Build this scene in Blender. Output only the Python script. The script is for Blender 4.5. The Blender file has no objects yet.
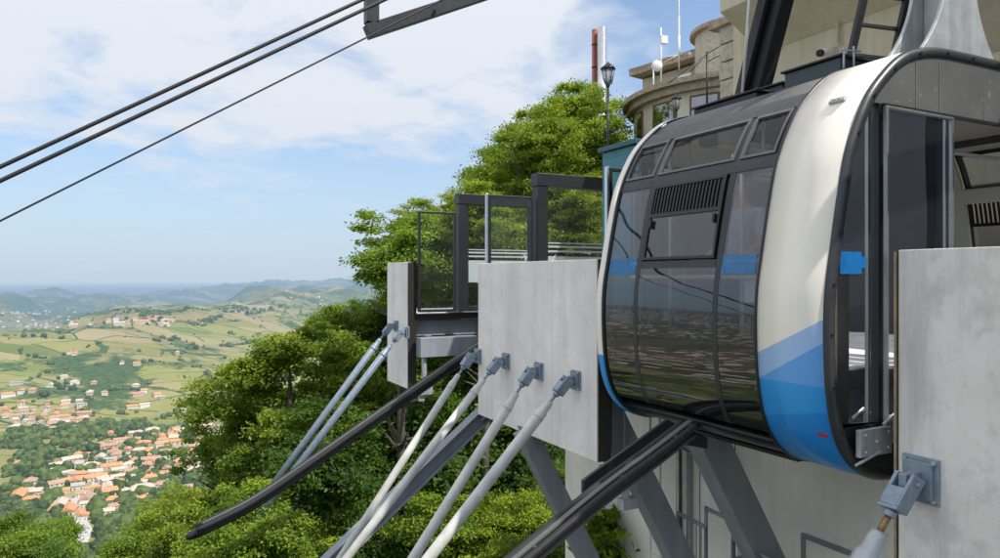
import bpy, bmesh, math, random
import numpy as np
from mathutils import Vector, noise as mnoise
random.seed(7); rng=np.random.default_rng(7)
scene=bpy.context.scene; COL=scene.collection
F=700.0; HY=277.0
D1=Vector((-.457,.8894,0)); D2=Vector((.8894,.457,0))
def P(u,w,z): return Vector((u*D1.x+w*D2.x, u*D1.y+w*D2.y, z))
def pp(px,py,Y): return Vector(((px-500)/F*Y, Y, (HY-py)/F*Y))
def on_u(px,py,u):
    r=(px-500)/F; w=u*(.457+.8894*r)/(.8894-.457*r); Y=.8894*u+.457*w
    return P(u,w,(HY-py)/F*Y)
def on_w(px,py,w):
    r=(px-500)/F; u=w*(.8894-.457*r)/(.457+.8894*r); Y=.8894*u+.457*w
    return P(u,w,(HY-py)/F*Y)

# ------------------------------------------------------------ materials
MATS={}
def nn(nt,t,**k):
    n=nt.nodes.new(t)
    for a,b in k.items(): setattr(n,a,b)
    return n
def math_n(nt,op,a,b=None,clamp=False):
    n=nn(nt,'ShaderNodeMath',operation=op,use_clamp=clamp)
    for i,v in enumerate((a,b)):
        if v is None: continue
        if isinstance(v,(int,float)): n.inputs[i].default_value=v
        else: nt.links.new(v,n.inputs[i])
    return n.outputs[0]
def mixc(nt,f,a,b,bt='MIX'):
    n=nn(nt,'ShaderNodeMix',data_type='RGBA',blend_type=bt)
    for i,v in ((0,f),(6,a),(7,b)):
        if isinstance(v,(int,float)): n.inputs[i].default_value=v
        elif isinstance(v,tuple): n.inputs[i].default_value=(*v[:3],1)
        else: nt.links.new(v,n.inputs[i])
    return n.outputs[2]
def ramp(nt,f,stops):
    n=nn(nt,'ShaderNodeValToRGB'); e=n.color_ramp.elements
    while len(e)<len(stops): e.new(.5)
    for i,(p,c) in enumerate(stops):
        e[i].position=p; e[i].color=(*c[:3],1) if isinstance(c,tuple) else (c,c,c,1)
    nt.links.new(f,n.inputs[0]); return n.outputs[0]
def noise_n(nt,vec,scale,detail=4,rough=.55,dist=0):
    n=nn(nt,'ShaderNodeTexNoise'); n.inputs['Scale'].default_value=scale
    n.inputs['Detail'].default_value=detail; n.inputs['Roughness'].default_value=rough; n.inputs['Distortion'].default_value=dist
    if vec is not None: nt.links.new(vec,n.inputs['Vector'])
    return n.outputs['Fac']
def mapping(nt,vec,sc=(1,1,1),rot=(0,0,0),loc=(0,0,0)):
    n=nn(nt,'ShaderNodeMapping'); n.inputs['Scale'].default_value=sc; n.inputs['Rotation'].default_value=rot; n.inputs['Location'].default_value=loc
    nt.links.new(vec,n.inputs[0]); return n.outputs[0]
def newmat(name):
    m=bpy.data.materials.new(name); m.use_nodes=True; nt=m.node_tree
    return m,nt,nt.nodes['Principled BSDF'],nt.nodes['Material Output']
def pos(nt): return nn(nt,'ShaderNodeNewGeometry').outputs['Position']
def mat(name,col,rough=.5,metal=0,var=.12,scale=6,bump=0.0,bscale=60,streak=0,spec=.5,coat=0,dirt=None):
    """painted / metal / stone surface with uneven tone, roughness, optional vertical streaks"""
    m,nt,b,o=newmat(name); p=pos(nt)
    n1=noise_n(nt,p,scale,6,.6)
    c=mixc(nt,ramp(nt,n1,[(.3,0.),(.7,1.)]),tuple(x*(1-var) for x in col),tuple(min(1,x*(1+var)) for x in col))
    if streak:
        v=mapping(nt,p,(9,9,.5)); n2=noise_n(nt,v,1.2,5,.6)
        c=mixc(nt,ramp(nt,n2,[(.38,streak),(.62,0.)]),c,tuple(x*.45 for x in col))
    if dirt:
        n3=noise_n(nt,p,scale*7,3,.7)
        c=mixc(nt,ramp(nt,n3,[(.66,0.),(.72,dirt[1])]),c,dirt[0])
    nt.links.new(c,b.inputs['Base Color'])
    nt.links.new(math_n(nt,'ADD',math_n(nt,'MULTIPLY',noise_n(nt,p,scale*3,4),.22),rough-.11,True),b.inputs['Roughness'])
    b.inputs['Metallic'].default_value=metal; b.inputs['Specular IOR Level'].default_value=spec
    if coat: b.inputs['Coat Weight'].default_value=coat; b.inputs['Coat Roughness'].default_value=.12
    if bump:
        bn=nn(nt,'ShaderNodeBump'); bn.inputs['Strength'].default_value=bump; bn.inputs['Distance'].default_value=.01
        nt.links.new(noise_n(nt,p,bscale,5,.6),bn.inputs['Height']); nt.links.new(bn.outputs[0],b.inputs['Normal'])
    MATS[name]=m; return m
def glass(name,tint,refl=1.0,rough=.01,base=.04,dusty=0.03,dustcol=(.5,.5,.52)):
    m,nt,b,o=newmat(name); nt.nodes.remove(b)
    tr=nn(nt,'ShaderNodeBsdfTransparent'); tr.inputs[0].default_value=(*tint,1)
    gl=nn(nt,'ShaderNodeBsdfGlossy'); gl.inputs['Roughness'].default_value=rough; gl.inputs[0].default_value=(.95,.97,1,1)
    fr=nn(nt,'ShaderNodeFresnel'); fr.inputs['IOR'].default_value=1.5
    p=pos(nt)
    bn=nn(nt,'ShaderNodeBump'); bn.inputs['Strength'].default_value=.05; bn.inputs['Distance'].default_value=.05
    nt.links.new(noise_n(nt,p,1.6,1),bn.inputs['Height']); nt.links.new(bn.outputs[0],gl.inputs['Normal'])
    f=math_n(nt,'ADD',math_n(nt,'MULTIPLY',fr.outputs[0],refl),base,True)
    mx=nn(nt,'ShaderNodeMixShader'); nt.links.new(f,mx.inputs[0]); nt.links.new(tr.outputs[0],mx.inputs[1]); nt.links.new(gl.outputs[0],mx.inputs[2])
    df=nn(nt,'ShaderNodeBsdfDiffuse'); df.inputs[0].default_value=(*dustcol,1)
    m2=nn(nt,'ShaderNodeMixShader')
    nt.links.new(math_n(nt,'MULTIPLY',noise_n(nt,mapping(nt,p,(3,3,.8)),3,5,.7),dusty*2),m2.inputs[0])
    nt.links.new(mx.outputs[0],m2.inputs[1]); nt.links.new(df.outputs[0],m2.inputs[2])
    nt.links.new(m2.outputs[0],o.inputs[0]); MATS[name]=m; return m
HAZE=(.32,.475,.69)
def add_haze(nt,o,shader,k=11000.,mx_=.93):  # aerial haze painted in: bluish emission mixed over the surface with distance
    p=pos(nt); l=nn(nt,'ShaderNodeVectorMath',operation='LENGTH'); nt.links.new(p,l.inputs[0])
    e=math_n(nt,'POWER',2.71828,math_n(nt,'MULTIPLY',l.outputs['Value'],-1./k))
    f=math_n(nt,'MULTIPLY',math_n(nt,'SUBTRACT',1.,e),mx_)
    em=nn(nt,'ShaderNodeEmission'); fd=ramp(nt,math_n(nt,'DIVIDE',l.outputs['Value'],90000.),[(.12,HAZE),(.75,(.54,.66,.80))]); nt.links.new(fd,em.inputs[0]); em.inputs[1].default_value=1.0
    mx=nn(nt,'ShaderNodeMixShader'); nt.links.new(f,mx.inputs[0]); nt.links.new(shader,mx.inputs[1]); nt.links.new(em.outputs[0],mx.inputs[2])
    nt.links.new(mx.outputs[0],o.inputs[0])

# ------------------------------------------------------------ mesh builder
class MB:
    def __init__(s): s.v=[]; s.f=[]; s.m=[]; s.sm=[]
    def add(s,vs,fs,mi=0,sm=False):
        k=len(s.v); s.v+= [tuple(v) for v in vs]; s.f+=[tuple(i+k for i in f) for f in fs]; s.m+=[mi]*len(fs); s.sm+=[sm]*len(fs); return s
    def box8(s,c,mi=0): return s.add(c,[(0,1,2,3),(7,6,5,4),(0,4,5,1),(1,5,6,2),(2,6,7,3),(3,7,4,0)],mi)
    def box(s,u0,u1,w0,w1,z0,z1,mi=0):
        return s.box8([P(u0,w0,z0),P(u1,w0,z0),P(u1,w1,z0),P(u0,w1,z0),P(u0,w0,z1),P(u1,w0,z1),P(u1,w1,z1),P(u0,w1,z1)],mi)
    def obox(s,c,ax,ay,az,mi=0):
        c=Vector(c); return s.box8([c-ax-ay-az,c+ax-ay-az,c+ax+ay-az,c-ax+ay-az,c-ax-ay+az,c+ax-ay+az,c+ax+ay+az,c-ax+ay+az],mi)
    def beam(s,p,q,a,b,side=None,mi=0):
        p=Vector(p);q=Vector(q); d=(q-p).normalized(); sd=Vector(side) if side is not None else D1
        sd=(sd-d*sd.dot(d)).normalized(); n=d.cross(sd).normalized()
        sd=sd*a/2; n=n*b/2
        return s.box8([p-sd-n,p+sd-n,p+sd+n,p-sd+n,q-sd-n,q+sd-n,q+sd+n,q-sd+n],mi)
    def ibeam(s,p,q,a,b,t=.02,side=None,mi=0):
        p=Vector(p);q=Vector(q); d=(q-p).normalized(); sd=Vector(side) if side is not None else D1
        sd=(sd-d*sd.dot(d)).normalized(); n=d.cross(sd).normalized()
        s.beam(p+n*(b/2),q+n*(b/2),a,t,sd,mi); s.beam(p-n*(b/2),q-n*(b/2),a,t,sd,mi); return s.beam(p,q,t,b-t-.002,sd,mi)
    def tube(s,pts,r,n=12,cap=True,mi=0):
        pts=[Vector(p) for p in pts]; rs=r if isinstance(r,(list,tuple)) else [r]*len(pts); vs=[];fs=[]
        up=Vector((0,0,1)); d0=(pts[-1]-pts[0]).normalized()
        if abs(d0.z)>.95: up=Vector((1,0,0))
        for i,p in enumerate(pts):
            d=(pts[min(i+1,len(pts)-1)]-pts[max(i-1,0)]).normalized(); a=d.cross(up).normalized(); b=d.cross(a)
            for j in range(n):
                t=2*math.pi*j/n; vs.append(p+(a*math.cos(t)+b*math.sin(t))*rs[i])
        for i in range(len(pts)-1):
            for j in range(n): fs.append((i*n+j,i*n+(j+1)%n,(i+1)*n+(j+1)%n,(i+1)*n+j))
        s.add(vs,fs,mi,True)
        if cap: s.add(vs[:n],[tuple(range(n))[::-1]],mi); s.add(vs[-n:],[tuple(range(n))],mi)
        return s
    def prism(s,poly,ext,mi=0):
        n=len(poly); ext=Vector(ext); a=[Vector(p) for p in poly]; b=[p+ext for p in a]
        return s.add(a+b,[tuple(range(n))[::-1],tuple(range(n,2*n))]+[(i,(i+1)%n,n+(i+1)%n,n+i) for i in range(n)],mi)
    def sph(s,c,r,n=10,sc=(1,1,1),mi=0):
        c=Vector(c); vs=[];fs=[]; m=n//2+1
        for i in range(m+1):
            a=math.pi*i/m
            for j in range(n):
                t=2*math.pi*j/n; vs.append(c+Vector((math.sin(a)*math.cos(t)*sc[0],math.sin(a)*math.sin(t)*sc[1],math.cos(a)*sc[2]))*r)
        for i in range(m):
            for j in range(n): fs.append((i*n+j,i*n+(j+1)%n,(i+1)*n+(j+1)%n,(i+1)*n+j))
        return s.add(vs,fs,mi,True)
    def build(s,name,mats,parent=None,bevel=0,base=None,fix=True):
        me=bpy.data.meshes.new(name)
        off=wloc(parent) if parent else (Vector(base) if base is not None else Vector((0,0,0)))
        me.from_pydata([tuple(Vector(v)-off) for v in s.v],[],s.f)
        for m in (mats if isinstance(mats,(list,tuple)) else [mats]): me.materials.append(m)
        me.polygons.foreach_set('material_index',s.m); me.polygons.foreach_set('use_smooth',s.sm)
        if fix:
            bm=bmesh.new(); bm.from_mesh(me); bmesh.ops.remove_doubles(bm,verts=bm.verts,dist=1e-5); bmesh.ops.recalc_face_normals(bm,faces=bm.faces); bm.to_mesh(me); bm.free()
        me.update(); o=bpy.data.objects.new(name,me); COL.objects.link(o)
        if parent: o.parent=parent
        else: o.location=off
        if bevel:
            b=o.modifiers.new('bevel','BEVEL'); b.width=bevel; b.segments=2; b.limit_method='ANGLE'; b.angle_limit=.7
        return o
def wloc(o):
    v=Vector(o.location); p=o.parent
    while p: v+=Vector(p.location); p=p.parent
    return v
def thing(name,label,cat,loc=(0,0,0),group=None):
    o=bpy.data.objects.new(name,None); COL.objects.link(o); o.location=loc; o.empty_display_size=.2
    o['label']=label; o['category']=cat
    if group: o['group']=group
    return o
def tag(o,label,cat,group=None):
    o['label']=label; o['category']=cat
    if group: o['group']=group
    return o
def struct(o,label=None): o['kind']='structure'; return o

# ------------------------------------------------------------ palette
steel_dark=mat('charcoal_paint',(.016,.018,.023),.42,.0,.2,3,bump=.05)
blk=mat('black_paint',(.012,.013,.016),.35,0,.2,3)
rubber=mat('black_rubber',(.015,.015,.016),.6,0,.2,8,bump=.2,bscale=40)
grey_paint=mat('grey_blue_paint',(.27,.30,.335),.45,0,.12,2,streak=.25,bump=.08)
galv=mat('galvanized_steel',(.46,.49,.51),.45,.35,.18,7,streak=.35,bump=.1)
strutm=mat('weathered_zinc_tube',(.62,.62,.58),.55,.1,.2,4,streak=.2,bump=.12,dirt=((.2,.19,.17),.5))
bluegal=mat('cast_steel_and_shade_blue',(.25,.31,.38),.42,.3,.18,18,bump=.15,dirt=((.1,.11,.12),.5))
darkpanel=mat('dark_grey_sheet',(.115,.118,.112),.42,.1,.15,2,bump=.03,dirt=((.5,.5,.48),.45))
brownmetal=mat('dark_bronze_sheet',(.05,.045,.038),.35,.4,.15,2)
cream=mat('cream_interior',(.80,.75,.62),.5,0,.06,2)
beige=mat('beige_render',(.66,.60,.45),.85,0,.1,1.2,streak=.18,bump=.3,bscale=50)
greywall=mat('pale_grey_render',(.88,.85,.80),.85,0,.14,.8,streak=.10,bump=.3,bscale=50)
stone=mat('rubble_stone',(.50,.455,.37),.9,0,.3,9,bump=.8,bscale=22)
tile=mat('weathered_tiles',(.40,.32,.25),.9,0,.35,7,bump=.8,bscale=25)
redbrown=mat('red_brown_flue',(.24,.07,.045),.6,0,.15,3)
silver=mat('brushed_stack',(.62,.66,.70),.3,.8,.1,3)
whitep=mat('white_enamel',(.78,.78,.77),.4,0,.06,5)
tealp=mat('teal_panel',(.03,.16,.20),.35,0,.15,2)
wood=mat('timber_beam',(.30,.20,.12),.7,0,.2,8,bump=.3)
skinm=mat('skin',(.50,.28,.19),.55,0,.06,20)
hairm=mat('dark_hair',(.03,.02,.015),.6,0,.2,60)
shirtd=mat('navy_shirt',(.03,.04,.07),.85,0,.15,20)
shirtw=mat('pale_shirt',(.45,.5,.58),.85,0,.1,20)
trou=mat('dark_trousers',(.04,.04,.05),.9,0,.15,20)
brass=mat('rusty_thread',(.32,.20,.10),.5,.6,.25,60,bump=.4)
ropem=mat('steel_rope',(.05,.045,.045),.5,.4,.2,80)
glass_front=glass('tinted_windscreen',(.60,.64,.69),1.15,.006,.06,.012)
glass_door=glass('door_glass',(.66,.70,.76),1.0,.02,.0,.035,(.30,.33,.38))
glass_clear=glass('clear_safety_glass',(.96,.975,.965),.8,.01,.01,.012,(.75,.8,.78))
glass_top=glass('clear_vent_glass',(.88,.90,.90),.4,.01,.02,.012,(.6,.6,.6))
glass_lamp=glass('lamp_glass',(.8,.82,.8),.8,.05,.05,.2,(.8,.8,.78))
glass_bld=glass('building_glass',(.06,.12,.14),1.5,.02,.25,.03)
frost=mat('frosted_film',(.55,.60,.62),.5,0,.05,3)
frost.node_tree.nodes['Principled BSDF'].inputs['Alpha'].default_value=.62
blueo=mat('bright_blue_mark',(.012,.19,.50),.4,0,.3,6)
blueo.node_tree.nodes['Principled BSDF'].inputs['Alpha'].default_value=.72
bluef=mat('sky_blue_film',(.03,.26,.62),.4,0,.08,3)
bluef.node_tree.nodes['Principled BSDF'].inputs['Alpha'].default_value=.38
redt=mat('red_tag',(.55,.02,.02),.5,0,.05,5)
seatm=mat('grey_seat',(.25,.26,.27),.5,0,.08,5)

# board-marked concrete
def concrete(name,col,cs=.5):
    m,nt,b,o=newmat(name); p=pos(nt)
    ang=math.atan2(D1.y,D1.x); v=mapping(nt,p,(1,1,1),(0,0,-ang))
    planks=nn(nt,'ShaderNodeTexVoronoi',voronoi_dimensions='1D'); planks.inputs['Scale'].default_value=3.2
    sep=nn(nt,'ShaderNodeSeparateXYZ'); nt.links.new(v,sep.inputs[0]); nt.links.new(sep.outputs[0],planks.inputs['W'])
    pc=nn(nt,'ShaderNodeSeparateColor'); nt.links.new(planks.outputs['Color'],pc.inputs[0])
    a=ramp(nt,noise_n(nt,p,1.3,8,.65),[(.3,tuple(x*.84 for x in col)),(.7,tuple(min(.97,x*1.05) for x in col))])
    a=mixc(nt,math_n(nt,'MULTIPLY',pc.outputs[0],.22),a,tuple(x*.62 for x in col))
    st=noise_n(nt,mapping(nt,v,(3.2,3.2,.28)),1.5,7,.62)
    a=mixc(nt,ramp(nt,st,[(.36,cs),(.52,0.)]),a,tuple(x*.55 for x in col))
    bl=noise_n(nt,p,3.6,9,.72); a=mixc(nt,ramp(nt,bl,[(.50,0.),(.64,cs)]),a,tuple(x*.66 for x in col))
    sp=noise_n(nt,p,34,5,.75); a=mixc(nt,ramp(nt,sp,[(.63,0.),(.70,.45)]),a,tuple(x*.4 for x in col))
    nt.links.new(a,b.inputs['Base Color']); b.inputs['Roughness'].default_value=.85
    bn=nn(nt,'ShaderNodeBump'); bn.inputs['Strength'].default_value=.35; bn.inputs['Distance'].default_value=.008
    nt.links.new(math_n(nt,'ADD',noise_n(nt,p,22,7,.7),math_n(nt,'MULTIPLY',st,.6)),bn.inputs['Height']); nt.links.new(bn.outputs[0],b.inputs['Normal'])
    return m
conc=concrete('board_marked_concrete',(.95,.895,.89),.30)
conc2=concrete('stained_concrete',(.89,.86,.84),.75)

# ------------------------------------------------------------ terrain
def h2(ix,iy,s):
    n=(ix.astype(np.int64)*374761393+iy.astype(np.int64)*668265263+s*1442695041)&0x7fffffff
    n=((n^(n>>13))*1274126177)&0x7fffffff
    return ((n^(n>>16))&0xffff)/65535.
def vn(x,y,s=0):
    ix=np.floor(x);iy=np.floor(y);fx=x-ix;fy=y-iy;fx=fx*fx*(3-2*fx);fy=fy*fy*(3-2*fy)
    a=h2(ix,iy,s);b=h2(ix+1,iy,s);c=h2(ix,iy+1,s);d=h2(ix+1,iy+1,s)
    return a+(b-a)*fx+(c-a)*fy+(a-b-c+d)*fx*fy
def fbm(x,y,o=5,s=0):
    t=0;a=.5
    for i in range(o): t=t+a*vn(x,y,s+i); x=x*2.03+11.3; y=y*2.03+5.7; a*=.5
    return t
KD=[0,300,600,1100,1500,2900,6000,14000,24000,30000,40000]
KZ=[-150,-185,-208,-240,-264,-302,-372,-455,-490,-512,-520]
def height(x,y):
    x=np.asarray(x,float);y=np.asarray(y,float); D=np.hypot(x,y)+1e-6
    z=np.interp(D,KD,KZ)
    amp=np.interp(D,[0,500,1200,2500,5000,12000,20000,27000],[5,12,80,400,760,740,420,0])
    z=z+amp*(fbm(x/1500+3.1,y/1500+1.7,5)-.45)*1.25+np.interp(D,[0,1500,4000,20000],[2,14,45,60])*(1-2*np.abs(fbm(x/420+9,y/420,4,7)-.48)*2-.6)*np.interp(D,[0,20000,27000],[1,1,0])
    az=np.arctan2(x,y)*F+500 # approx heading
    r=np.exp(-((D-21000)/3800)**2)*np.clip((az-170)/170,0,1)**.8*np.clip(1.4-(az-300)/500,0,1)
    z=z+r*(440+210*(fbm(x/5200,y/5200,5,21)-.5))
    z=np.where(D>27500,np.minimum(z,-512),z)
    h=x-.15*y
    zh=np.where(h<2,-11+.85*(h-2),-11+.25*(h-2)); zh=zh+1.6*(fbm(x/9,y/9,4,33)-.5)
    cut=np.interp(D,[60,160,500],[0,10,260]); 
    return np.maximum(z,zh-cut)
def hgt(x,y): return float(height(np.array([x]),np.array([y]))[0])
def hit(px,py,far=40000):
    ds=np.geomspace(60,far,900); x=(px-500)/F*ds; y=ds; zr=(HY-py)/F*ds; zt=height(x,y)
    i=np.argmax(zr<zt)
    if zr[i]>=zt[i]: return None
    return float(x[i]),float(y[i]),float(zt[i])
def terrain():
    az=np.concatenate([np.linspace(-180,-100,30)[:-1],np.linspace(-100,-38,110)[:-1],np.linspace(-38,-4,420)[:-1],np.linspace(-4,50,60)[:-1],np.linspace(50,180,40)])
    R=np.geomspace(6,42000,430); A,RR=np.meshgrid(np.radians(az),R); x=RR*np.sin(A); y=RR*np.cos(A); z=height(x,y)
    n,m=x.shape; idx=np.arange(n*m).reshape(n,m)
    f=np.stack([idx[:-1,:-1],idx[:-1,1:],idx[1:,1:],idx[1:,:-1]],-1).reshape(-1,4)
    me=bpy.data.meshes.new('terrain'); me.from_pydata(np.stack([x,y,z],-1).reshape(-1,3).tolist(),[],f.tolist())
    me.polygons.foreach_set('use_smooth',[True]*len(me.polygons)); o=bpy.data.objects.new('terrain',me); COL.objects.link(o); struct(o)
    m_,nt,b,out=newmat('farmland'); p=pos(nt)
    l=nn(nt,'ShaderNodeVectorMath',operation='LENGTH'); nt.links.new(p,l.inputs[0]); dist=l.outputs['Value']
    def fields(sc,rot,squash):
        dn=nn(nt,'ShaderNodeTexNoise'); dn.inputs['Scale'].default_value=sc*.7; dn.inputs['Detail'].default_value=2; nt.links.new(p,dn.inputs['Vector'])
        add=nn(nt,'ShaderNodeVectorMath',operation='MULTIPLY_ADD'); nt.links.new(dn.outputs['Color'],add.inputs[0]); add.inputs[1].default_value=(.7/sc,.7/sc,0); nt.links.new(p,add.inputs[2])
        v=mapping(nt,add.outputs[0],(sc,sc*squash,0),(0,0,rot))
        vo=nn(nt,'ShaderNodeTexVoronoi',distance='CHEBYCHEV'); vo.inputs['Scale'].default_value=1; nt.links.new(v,vo.inputs['Vector'])
        ve=nn(nt,'ShaderNodeTexVoronoi',feature='DISTANCE_TO_EDGE'); ve.inputs['Scale'].default_value=1; nt.links.new(v,ve.inputs['Vector'])
        sc_=nn(nt,'ShaderNodeSeparateColor'); nt.links.new(vo.outputs['Color'],sc_.inputs[0])
        return sc_,ve.outputs['Distance'],v
    f1,e1,v1=fields(1/210,.5,2.0); f2,e2,v2=fields(1/620,.9,1.8)
    stops=[(0,(.15,.21,.04)),(.16,(.26,.31,.06)),(.3,(.36,.38,.10)),(.44,(.42,.39,.16)),(.55,(.22,.27,.06)),(.66,(.52,.43,.23)),(.78,(.33,.35,.09)),(.90,(.60,.50,.32)),(1,(.25,.29,.07))]
    c1=ramp(nt,f1.outputs[0],stops); c2=ramp(nt,f2.outputs[0],stops)
    c=mixc(nt,math_n(nt,'MULTIPLY',f2.outputs[1],.6),c1,c2)
    # crop rows
    wv=nn(nt,'ShaderNodeTexWave'); wv.inputs['Scale'].default_value=9; wv.inputs['Distortion'].default_value=1.5; nt.links.new(v1,wv.inputs['Vector'])
    c=mixc(nt,ramp(nt,noise_n(nt,p,1/900,4),[(.44,0.),(.60,.65)]),c,(.40,.31,.16))
    c=mixc(nt,math_n(nt,'MULTIPLY',wv.outputs['Fac'],.25),c,(.06,.09,.03))
    c=mixc(nt,math_n(nt,'MULTIPLY',noise_n(nt,p,1/60,8,.7),.4),c,(.07,.10,.03))
    c=mixc(nt,1.0,c,(.90,.84,.84),'MULTIPLY')
    hd=math_n(nt,'LESS_THAN',e1,.018); hn=math_n(nt,'GREATER_THAN',noise_n(nt,p,1/160,4),.44)
    woods=ramp(nt,noise_n(nt,p,1/520,9,.70),[(.53,0.),(.57,1.)])
    woods2=ramp(nt,noise_n(nt,mapping(nt,p,(1/2600,1/900,0),(0,0,.2)),1,9,.68),[(.54,0.),(.60,1.)])
    woods3=math_n(nt,'MULTIPLY',ramp(nt,noise_n(nt,mapping(nt,p,(1/3800,1/1500,0),(0,0,-.15),(3,1,0)),1,10,.7),[(.44,0.),(.52,1.)]),ramp(nt,math_n(nt,'DIVIDE',dist,10000.),[(.5,0.),(.9,1.)]))
    ff=math_n(nt,'MAXIMUM',math_n(nt,'MULTIPLY',hd,hn),math_n(nt,'MAXIMUM',woods,math_n(nt,'MULTIPLY',math_n(nt,'MAXIMUM',woods2,woods3),.9)))
    wc=ramp(nt,noise_n(nt,p,1/14,5,.7),[(.3,(.025,.05,.015)),(.7,(.09,.14,.04))])
    c=mixc(nt,ff,c,wc)
    # bare track, settlements specks far away
    vt=nn(nt,'ShaderNodeTexVoronoi'); vt.inputs['Scale'].default_value=1/34.; nt.links.new(p,vt.inputs['Vector'])
    sc_=nn(nt,'ShaderNodeSeparateColor'); nt.links.new(vt.outputs['Color'],sc_.inputs[0])
    town=ramp(nt,noise_n(nt,mapping(nt,p,(1/2400,1/1500,0)),1,5,.6),[(.53,0.),(.60,1.)])
    dens=math_n(nt,'MULTIPLY',math_n(nt,'GREATER_THAN',sc_.outputs[0],.72),math_n(nt,'LESS_THAN',vt.outputs['Distance'],.34))
    farr=math_n(nt,'GREATER_THAN',dist,2600)
    tc=ramp(nt,sc_.outputs[1],[(0,(.5,.27,.18)),(.5,(.55,.45,.36)),(1,(.72,.68,.62))])
    sx_=nn(nt,'ShaderNodeSeparateXYZ'); nt.links.new(p,sx_.inputs[0])
    city=math_n(nt,'LESS_THAN',math_n(nt,'ADD',sx_.outputs[0],math_n(nt,'MULTIPLY',sx_.outputs[1],.95)),-260.)
    city=math_n(nt,'MULTIPLY',city,math_n(nt,'GREATER_THAN',dist,520))
    c=mixc(nt,math_n(nt,'MULTIPLY',city,.55),c,(.10,.085,.06))
    dens2=math_n(nt,'LESS_THAN',vt.outputs['Distance'],.42)
    c=mixc(nt,math_n(nt,'MULTIPLY',math_n(nt,'MULTIPLY',dens2,city),ramp(nt,noise_n(nt,p,1/700,4),[(.40,0.),(.5,1.)])),c,tc)
    c=mixc(nt,math_n(nt,'MULTIPLY',math_n(nt,'MULTIPLY',dens,town),farr),c,tc)
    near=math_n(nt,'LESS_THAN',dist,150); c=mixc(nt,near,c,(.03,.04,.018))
    nt.links.new(c,b.inputs['Base Color']); b.inputs['Roughness'].default_value=.95; b.inputs['Specular IOR Level'].default_value=.1
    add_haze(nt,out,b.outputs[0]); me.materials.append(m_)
    # sea
    me=bpy.data.meshes.new('sea'); n=96; Rr=600000
    vs=[(0,0,-500)]+[(Rr*math.cos(2*math.pi*i/n),Rr*math.sin(2*math.pi*i/n),-500) for i in range(n)]
    me.from_pydata(vs,[],[(0,i+1,(i+1)%n+1) for i in range(n)]); o=bpy.data.objects.new('sea',me); COL.objects.link(o); struct(o)
    m_,nt,b,out=newmat('sea_water'); b.inputs['Base Color'].default_value=(.03,.085,.14,1); b.inputs['Roughness'].default_value=.4
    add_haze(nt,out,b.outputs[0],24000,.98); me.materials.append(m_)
terrain()

# ------------------------------------------------------------ foliage
def leafmat(name,a,b_,haze=False):
    m,nt,b,o=newmat(name); at=nn(nt,'ShaderNodeAttribute',attribute_name='tone')
    oi=nn(nt,'ShaderNodeObjectInfo')
    c=mixc(nt,at.outputs['Fac'],a,b_); c=mixc(nt,math_n(nt,'MULTIPLY',oi.outputs['Random'],.35),c,tuple(x*.6 for x in a))
    nt.links.new(c,b.inputs['Base Color']); b.inputs['Roughness'].default_value=.55; b.inputs['Specular IOR Level'].default_value=.3
    tl=nn(nt,'ShaderNodeBsdfTranslucent'); nt.links.new(mixc(nt,.5,c,(.34,.52,.03)),tl.inputs[0])
    mx=nn(nt,'ShaderNodeMixShader'); mx.inputs[0].default_value=.38; nt.links.new(b.outputs[0],mx.inputs[1]); nt.links.new(tl.outputs[0],mx.inputs[2])
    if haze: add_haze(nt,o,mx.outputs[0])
    else: nt.links.new(mx.outputs[0],o.inputs[0])
    return m
leaf_a=leafmat('leaf_green',(.05,.115,.014),(.30,.42,.03))
leaf_c=leafmat('leaf_yellow_green',(.08,.15,.016),(.42,.50,.04))
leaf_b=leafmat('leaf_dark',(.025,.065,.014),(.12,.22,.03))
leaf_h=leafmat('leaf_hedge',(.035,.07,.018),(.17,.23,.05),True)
bark=mat('bark',(.10,.085,.065),.9,0,.3,12,bump=.8,bscale=30)
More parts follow.
